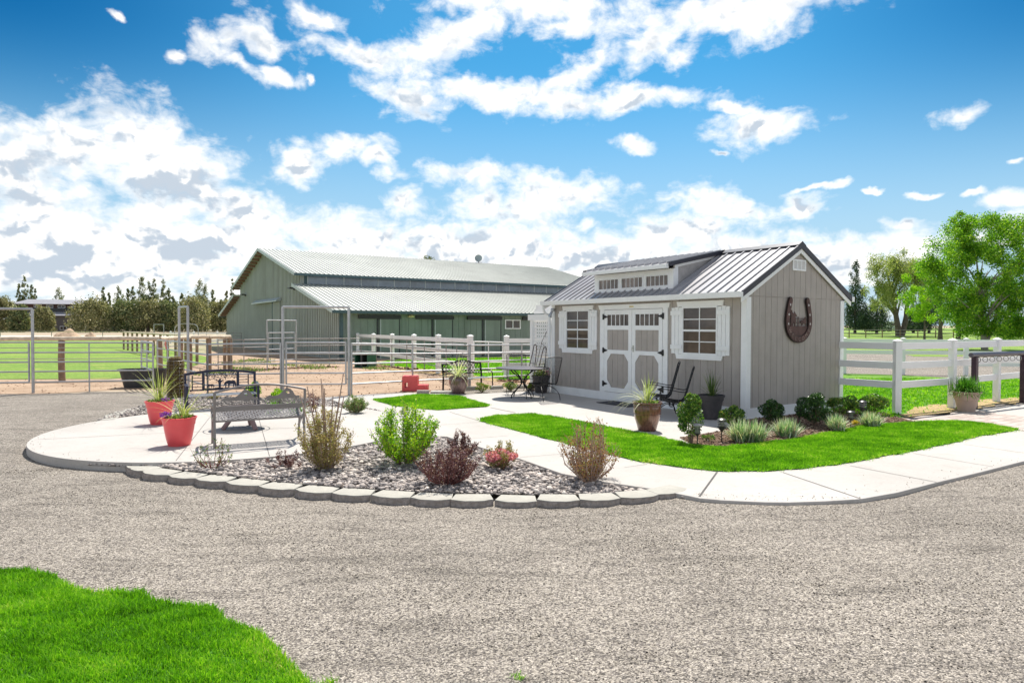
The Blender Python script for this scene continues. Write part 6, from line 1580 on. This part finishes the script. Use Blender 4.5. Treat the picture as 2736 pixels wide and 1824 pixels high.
# ================================================================== HOUSE AND TREES IN THE DISTANCE
def at(px, d): return (px - 1368) / 1750 * d
D_ = 200.0; mp_ = D_ / 1750
hx = lambda px: (px - 1368) * mp_
hz_ = lambda py: CAMH + (870 - py) * mp_
hs_ = thing('far_house', 'two storey brown house with shallow grey roof behind the junipers', 'house', (hx(120), D_, 0))
ox = hx(120)
m_hw = plain('brown_siding', (.12, .06, .05), .8, var=.2, scale=.5); m_hg = plain('grey_siding', (.13, .12, .125), .8, var=.1, scale=.5); m_hr = plain('grey_shingle', (.28, .28, .31), .8, var=.1, scale=1)
mb = MB(); mb.box(hx(48) - ox, hx(215) - ox, 0, 9, hz_(829), hz_(810)); mb.build('upper_wall', m_hw, hs_)
mb = MB(); mb.box(hx(66) - ox, hx(262) - ox, -3, 8.9, 0, hz_(843)); mb.build('lower_wall', m_hg, hs_)
mb = MB(); ym_ = 4.5
mb.add([(hx(36) - ox, -1.5, hz_(812)), (hx(216) - ox, -1.5, hz_(813)), (hx(216) - ox, ym_, hz_(800)), (hx(48) - ox, ym_, hz_(798)), (hx(36) - ox, 10.5, hz_(812)), (hx(216) - ox, 10.5, hz_(813))], [(0, 1, 2, 3), (3, 2, 5, 4), (0, 3, 4), (1, 5, 2), (0, 4, 5, 1)])
mb.build('roof', m_hr, hs_)
mb = MB(); mb.prism([(-4.2, hz_(843)), (0, hz_(830)), (0, hz_(832)), (-4.2, hz_(844.5))], (hx(62) - ox, 0, 0), (0, 1, 0), (0, 0, 1), (hx(265) - hx(62), 0, 0)); mb.build('lower_roof', m_hr, hs_)
mb = MB(); mb.box(hx(60) - ox, hx(212) - ox, -1.6, -1.4, hz_(830), hz_(824)); mb.build('balcony_rail', m_track, hs_)
for x0, x1, y0, y1, yy in ((51, 57, 814, 824, -.05), (92, 102, 813, 822, -.05), (125, 144, 815, 823, -.05), (156, 176, 815, 823, -.05), (189, 197, 817, 824, -.05), (179, 197, 871, 881, -3.05), (231, 248, 872, 881, -3.05), (137, 143, 873, 881, -3.05)):
    mb = MB(); X0, X1, Z0, Z1 = hx(x0) - ox, hx(x1) - ox, hz_(y1), hz_(y0); mb.box(X0, X1, yy - .1, yy, Z0, Z1); w_ = mb.build('window', m_white, hs_)
    mb = MB(); xm = (X0 + X1) / 2; mb.box(X0 + .15, xm - .07, yy - .13, yy - .101, Z0 + .15, Z1 - .15); mb.cut(); mb.box(xm + .07, X1 - .15, yy - .13, yy - .101, Z0 + .15, Z1 - .15); mb.build('pane', m_glass, w_)
wb_ = thing('white_trailer', 'small white trailer glimpsed behind the willow trunk', 'trailer', (at(2390, 140), 140, 1.2)); mb = MB(); mb.box(-1.6, 1.2, 0, 2, .4, 2.1); mb.build('body', m_white, wb_, bevel=.1); mb = MB(); mb.box(-.8, -.1, -.06, -.01, 1.1, 1.7); mb.build('window', m_glass, wb_)
for k in (-.9, .6): mb = MB(); mb.tube([(k, -.05, .35), (k, .2, .35)], .35, 12); mb.build('wheel', m_black, wb_)
# earth heaps
def heap(px, d, wpx, hpx, label):
    t = thing('dirt_pile', label, 'dirt pile', (at(px, d), d, 0), 0, 'heaps of earth beyond the lawn'); w = wpx * d / 1750 / 2; h = hpx * d / 1750; n = 22; V = []; F = []
    for i in range(n + 1):
        for j in range(n + 1):
            x, y = -1 + 2 * i / n, -1 + 2 * j / n; r = math.hypot(x, y); V.append((x * w, y * w * .7, h * max(0, 1 - r ** 1.5) * (1 + .15 * math.sin(5 * x + 3 * y)) + rng.normal(0, .03 * h)))
    for i in range(n):
        for j in range(n): a = i * (n + 1) + j; F.append((a, a + n + 1, a + n + 2, a + 1))
    np_mesh('heap', V, F, m_heap, parent=t, smooth=True)
m_heap = plain('tan_earth', (.50, .37, .26), .95, var=.25, scale=1.5, bstr=.6, bdist=.1, bscale=5, spec=.1)
heap(180, 105, 74, 22, 'large tan heap of earth in front of the far house'); heap(242, 106, 34, 13, 'smaller tan heap beside the juniper trunk')

m_jun = attr_mat('juniper', ((0, (.05, .085, .035)), (.4, (.15, .20, .09)), (.75, (.30, .33, .15)), (1, (.52, .46, .26))), .8, .15)
m_jun2 = attr_mat('olive_juniper', ((0, (.08, .10, .045)), (.4, (.25, .26, .12)), (.75, (.44, .42, .21)), (1, (.62, .54, .34))), .8, .15)
m_spr = attr_mat('dark_spruce', ((0, (.02, .05, .028)), (.5, (.06, .11, .06)), (.9, (.14, .20, .10)), (1, (.22, .24, .14))), .8, .1)
m_wil = attr_mat('willow', ((0, (.13, .18, .05)), (.4, (.27, .34, .10)), (.8, (.44, .48, .18)), (1, (.55, .50, .24))), .6, .4)
m_cot = attr_mat('cottonwood', ((0, (.05, .15, .012)), (.4, (.14, .34, .02)), (.8, (.30, .54, .03)), (1, (.52, .68, .08))), .5, .4)
m_map = attr_mat('maple', ((0, (.12, .30, .01)), (.5, (.26, .50, .02)), (1, (.50, .68, .05))), .5, .45)
m_bark = plain('bark', (.13, .10, .085), .95, var=.35, scale=3, bstr=.8, bdist=.05, bscale=8)
m_barkp = plain('pale_bark', (.34, .30, .26), .9, var=.35, scale=3, bstr=.6, bdist=.05, bscale=8)
def tree(name, label, x, d, pts, mat, leaf, h, tr, bark=None, group='trees', lean=(0, 0), limbs=6, spread=2.0, asp=.55, fork=.45, rnd=None, zb=None):
    z0 = float(gz(x, d)) if zb is None else zb
    t = thing(name, label, 'tree', (x, d, z0), 0, group)
    mb = MB(); top = Vector((lean[0], lean[1], h * .85))
    path_ = [Vector((0, 0, -.1)), Vector((lean[0] * .1, lean[1] * .1, h * .12)), Vector((lean[0] * .4, lean[1] * .4, h * .4)), top]
    mb.tube(path_, [tr * 1.25, tr, tr * .7, tr * .12], 9); 
    for k in range(limbs):
        f = rng.uniform(fork * .6, .85); a = rng.uniform(0, 6.28); b = path_[1].lerp(path_[3], f * .8) if f > .5 else path_[1].lerp(path_[2], f)
        e = b + Vector((math.cos(a) * spread * rng.uniform(.5, 1), math.sin(a) * spread * rng.uniform(.5, 1), h * rng.uniform(.12, .3)))
        mb.tube([b, b.lerp(e, .5) + Vector((0, 0, .03 * h)), e], [tr * .42, tr * .28, tr * .06], 6)
    mb.build('trunk', bark or m_bark, t, smooth=True)
    leaf_cloud('crown', pts, leaf, mat, t, asp, rnd)
    return t
def clumps(centers, radii, n, shell=.5, vs=1.0, wp=1.5):
    C = np.array(centers, float); r = np.array(radii, float); w = r ** wp; k = rng.choice(len(C), n, p=w / w.sum())
    u = rng.normal(size=(n, 3)); u /= np.linalg.norm(u, axis=1)[:, None]; rad = rng.uniform(shell ** 2, 1, n) ** .5 * (1 + .18 * rng.normal(size=n))
    return C[k] + u * (r[k] * rad)[:, None] * (1, 1, vs)
def juniper_pts(w, h, n, spikes=9):
    m = 60; cs, rs = [], []
    for _ in range(m):
        a = rng.uniform(0, 6.28); zz = rng.uniform(.06, .84); rr = w * (1 - abs(zz - .38) ** 1.8 * 1.9) * rng.uniform(.35, .85)
        cs.append((math.cos(a) * rr, math.sin(a) * rr, zz * h)); rs.append(w * rng.uniform(.20, .36))
    for _ in range(spikes):
        a = rng.uniform(0, 6.28); rr = w * rng.uniform(0, .6); zt_ = h * rng.uniform(.78, 1.0) * (1 - .25 * rr / w)
        for j in range(5): cs.append((math.cos(a) * rr, math.sin(a) * rr, zt_ - j * h * .06)); rs.append(w * (.07 + .04 * j))
    rs = np.array(rs); P = clumps(cs, np.maximum(rs, w * .09), n, .4, 1.35)
    return P[P[:, 2] > .1]
def spire_pts(w, h, n, base=.12, ragged=.35):
    cs, rs = [], []; L_ = 22
    for i in range(L_):
        f = i / (L_ - 1); z = h * (base + (1 - base) * f); R_ = w * (1 - f) ** .8 * (1 + ragged * rng.normal() * .5) + w * .08; k = max(2, int(8 * (1 - f)) + 1)
        for j in range(k): a = rng.uniform(0, 6.28); q = R_ * rng.uniform(.25, .9); cs.append((math.cos(a) * q, math.sin(a) * q, z - q * .15 + rng.normal(0, h * .02))); rs.append(max(w * .15, R_ * .36))
    P = clumps(cs, rs, n, .2, 1.5, 1.0); return P[P[:, 2] > h * base * .5]
def mk(px, top, half, d, kind, label, n=3000, mat=None, group='junipers beyond the lawn'):
    x = at(px, d); z0 = float(gz(x, d)); hy = 870.5 + (px / 2736) * 6.5
    h = CAMH + (hy - top) * d / 1750 - z0; w = half * d / 1750 * ((1.9 if mat is None else 1.35) if kind == 'spire' else 1.05)
    if kind == 'jun': return tree('juniper_tree', label, x, d, juniper_pts(w, h, n), mat or (m_jun if rng.random() < .5 else m_jun2), .55 * d / 190, h, .35, limbs=5, spread=w * .6, group=group)
    return tree('conifer_tree', label, x, d, spire_pts(w, h, n), mat or m_jun, .42 * d / 190, h, .22, limbs=2, spread=w * .3, group=group)
for a in [(6, 786, 30, 185, 'jun', 'bushy juniper at the picture edge under the pipe lintel'), (52, 812, 26, 183, 'jun', 'low juniper in front of the house gable'), (117, 816, 27, 182, 'jun', 'rounded olive juniper in front of the house windows'),
          (243, 797, 55, 180, 'jun', 'broad dark juniper with visible trunk right of the house'), (340, 800, 50, 186, 'jun', 'wide juniper with leggy trunk behind the wire fence'), (395, 797, 46, 188, 'jun', 'olive juniper left of the slim tall pipe frame'),
          (452, 806, 36, 190, 'jun', 'smaller olive juniper seen through the slim tall frame'), (522, 790, 52, 186, 'jun', 'large rounded juniper between the tall frame and the barn'), (590, 800, 36, 192, 'jun', 'yellow green juniper touching the barn eave')]:
    mk(*a, n=11000)
for a in [(52, 762, 9, 215), (68, 744, 12, 216), (86, 762, 8, 215), (95, 775, 6, 214), (160, 776, 22, 220), (277, 769, 9, 215), (292, 785, 9, 214), (318, 770, 13, 218), (343, 773, 9, 215), (356, 769, 10, 214), (380, 743, 17, 218), (399, 757, 12, 216), (412, 752, 13, 217), (438, 754, 13, 216), (452, 772, 10, 214), (464, 797, 10, 212), (487, 787, 10, 216), (533, 753, 20, 214), (548, 766, 17, 215), (569, 780, 11, 218), (606, 779, 9, 216), (622, 752, 9, 218)]:
    lab = {52: 'slim spire left of the tallest pair behind the house roof', 68: 'tallest spire behind the house roof', 86: 'slim spire just right of the tallest behind the roof', 95: 'shortest spire over the house roof', 160: 'ragged open tree rising above the house roof', 277: 'single spire over the broad dark juniper', 292: 'low pointed conifer next to the single spire', 318: 'forked conifer at the gap beside the broad juniper', 343: 'thin pointed conifer before the tall cluster', 356: 'second thin pointed conifer before the tall cluster', 380: 'tallest conifer of the central cluster', 399: 'conifer filling the cluster just right of its tallest', 412: 'dense conifer in the middle of the cluster', 438: 'reddish tipped conifer at the end of the cluster', 452: 'leaning conifer spire at the cluster edge', 464: 'lowest spire by the sky gap', 487: 'blue green spire on the far side of the sky gap', 533: 'tall conifer above the large rounded juniper', 548: 'stepped conifer shoulder beside the tall one', 569: 'thin open conifer near the barn', 606: 'short spire next to the barn eave', 622: 'lone thin spire nearest the barn eave'}[a[0]]
    mk(a[0], a[1], a[2], a[3], 'spire', lab, n=6500, group='conifers behind the junipers')
x = at(1146, 100); pts_ = clumps([(rng.normal(0, .8), rng.normal(0, .8), 11.6 + rng.normal(0, .6)) for _ in range(12)] + [(rng.normal(0, .8), rng.normal(0, .6), 9 + rng.normal(0, 1)) for _ in range(8)], [.5] * 20, 1500, .3)
tree('ragged_tree', 'tree top showing above the barn ridge', x, 100, pts_, m_jun, .3, 12.5, .2, group=None)
# evergreens and leafy trees on the other side
mk(2284, 704, 30, 118, 'spire', 'tall dark spruce next to the shed eave', n=14000, mat=m_spr, group='evergreens behind the gravel lane')
mk(2342, 768, 28, 116, 'spire', 'shorter spruce between the tall spruce and the willow', n=10000, mat=m_spr, group='evergreens behind the gravel lane')
mk(2482, 706, 30, 122, 'spire', 'dark spruce between the willow and the leafy tree', n=12000, mat=m_spr, group='evergreens behind the gravel lane')
mk(2218, 737, 14, 125, 'spire', 'conifer tip poking out above the shed rake', n=1500, mat=m_spr, group='evergreens behind the gravel lane')
mk(2440, 800, 22, 125, 'spire', 'grey spruce behind the willow crown', n=7000, mat=m_spr, group='evergreens behind the gravel lane')
mk(2700, 820, 50, 90, 'spire', 'dark spruce low behind the leafy tree', n=10000, mat=m_spr, group='evergreens behind the gravel lane')
# willow
d = 100; x = at(2402, d); s_ = d / 1750; hz0 = 876 
def zof(py, d_): return CAMH + (hz0 - py) * d_ / 1750
zb_ = float(gz(x, d)); cs, rs = [], []
for _ in range(80):
    a = rng.uniform(0, 6.28); px_ = rng.uniform(-78, 72); up_ = 1 - (px_ / 86) ** 2; py_ = rng.uniform(672, 672 + 130 * 1) + (1 - up_) * 45
    cs.append((px_ * s_, rng.normal(0, 1.6), zof(py_, d) - zb_)); rs.append(rng.uniform(.5, 1.1))
P = clumps(cs, rs, 26000, .2, 1.7)
t = tree('willow_tree', 'yellow green open crowned willow with leaning dark trunk', x, d, P, m_wil, .25, zof(690, d) - zb_, .42, lean=(-2.0, 0), limbs=14, spread=3.0, group=None)
mb = MB(); mb.tube(smooth2([(.4, 0, -.1), (1.0, .1, 2.4), (1.2, 0, 5), (2.6, 0, 9)], 3), [.4] * 4 + [.3] * 3 + [.2] * 2 + [.08], 8); mb.build('second_trunk', m_bark, t, smooth=True)
# lime green maple in front of the spruce
d = 74; x = at(2470, d); s_ = d / 1750; cs, rs = [], []
for _ in range(26): cs.append((rng.normal(-.4, .8), rng.normal(0, .8), zof(rng.uniform(745, 862), d))); rs.append(rng.uniform(.3, .6))
for _ in range(8): cs.append((rng.uniform(.2, 1.8), rng.normal(0, .6), zof(rng.uniform(700, 800), d))); rs.append(rng.uniform(.35, .6))
tree('maple_tree', 'small lime green tree in front of the dark spruce', x, d, clumps(cs, rs, 9000, .2), m_map, .18, 5.2, .12, limbs=6, spread=1.2, group=None)
# the big leafy tree
d = 54; x = at(2632, d); s_ = d / 1750; cs, rs = [], []
for _ in range(230):
    py_ = rng.uniform(0, 1); Y = 585 + py_ * 305; half = 168 * math.sin(math.pi * min(1, .16 + py_ * .72)) ** .7
    px_ = rng.uniform(-1, 1) * half; cs.append((px_ * s_ + .4, rng.normal(0, 1.5) * (half / 150), zof(Y, d))); rs.append(rng.uniform(.4, .95))
for px_, Y in ((-95, 590), (-80, 575), (-60, 600), (-105, 625), (20, 580), (35, 590), (80, 600)): cs.append((px_ * s_, rng.normal(0, .6), zof(Y, d))); rs.append(.38)
P = clumps(cs, rs, 95000, .15)
t = tree('leafy_tree', 'big bright green leafy tree forking low above the white fence', x, d, P, m_cot, .17, 9.5, .22, bark=m_barkp, limbs=22, spread=3.4, group=None, lean=(-.9, 0), fork=.3)
mb = MB(); mb.tube(smooth2([(.05, 0, .6), (.6, .05, 1.9), (1.1, 0, 3.6), (2.2, .1, 7.2)], 3), [.17] * 4 + [.13] * 3 + [.08] * 2 + [.03], 8); mb.build('second_trunk', m_barkp, t, smooth=True)
for px_, d_, lab in ((2512, 80, 'dark trunked tree just behind the lime maple'), (2560, 88, 'pine behind the big leafy tree')):
    x = at(px_, d_); pts_ = clumps([(rng.normal(0, 1.1), rng.normal(0, 1), rng.uniform(2.6, 6.5)) for _ in range(24)], [.7] * 24, 3600, .2); tree('background_tree', lab, x, d_, pts_, m_cot if px_ == 2512 else m_jun, .2, 6.5, .25, limbs=5, spread=1, group=None)
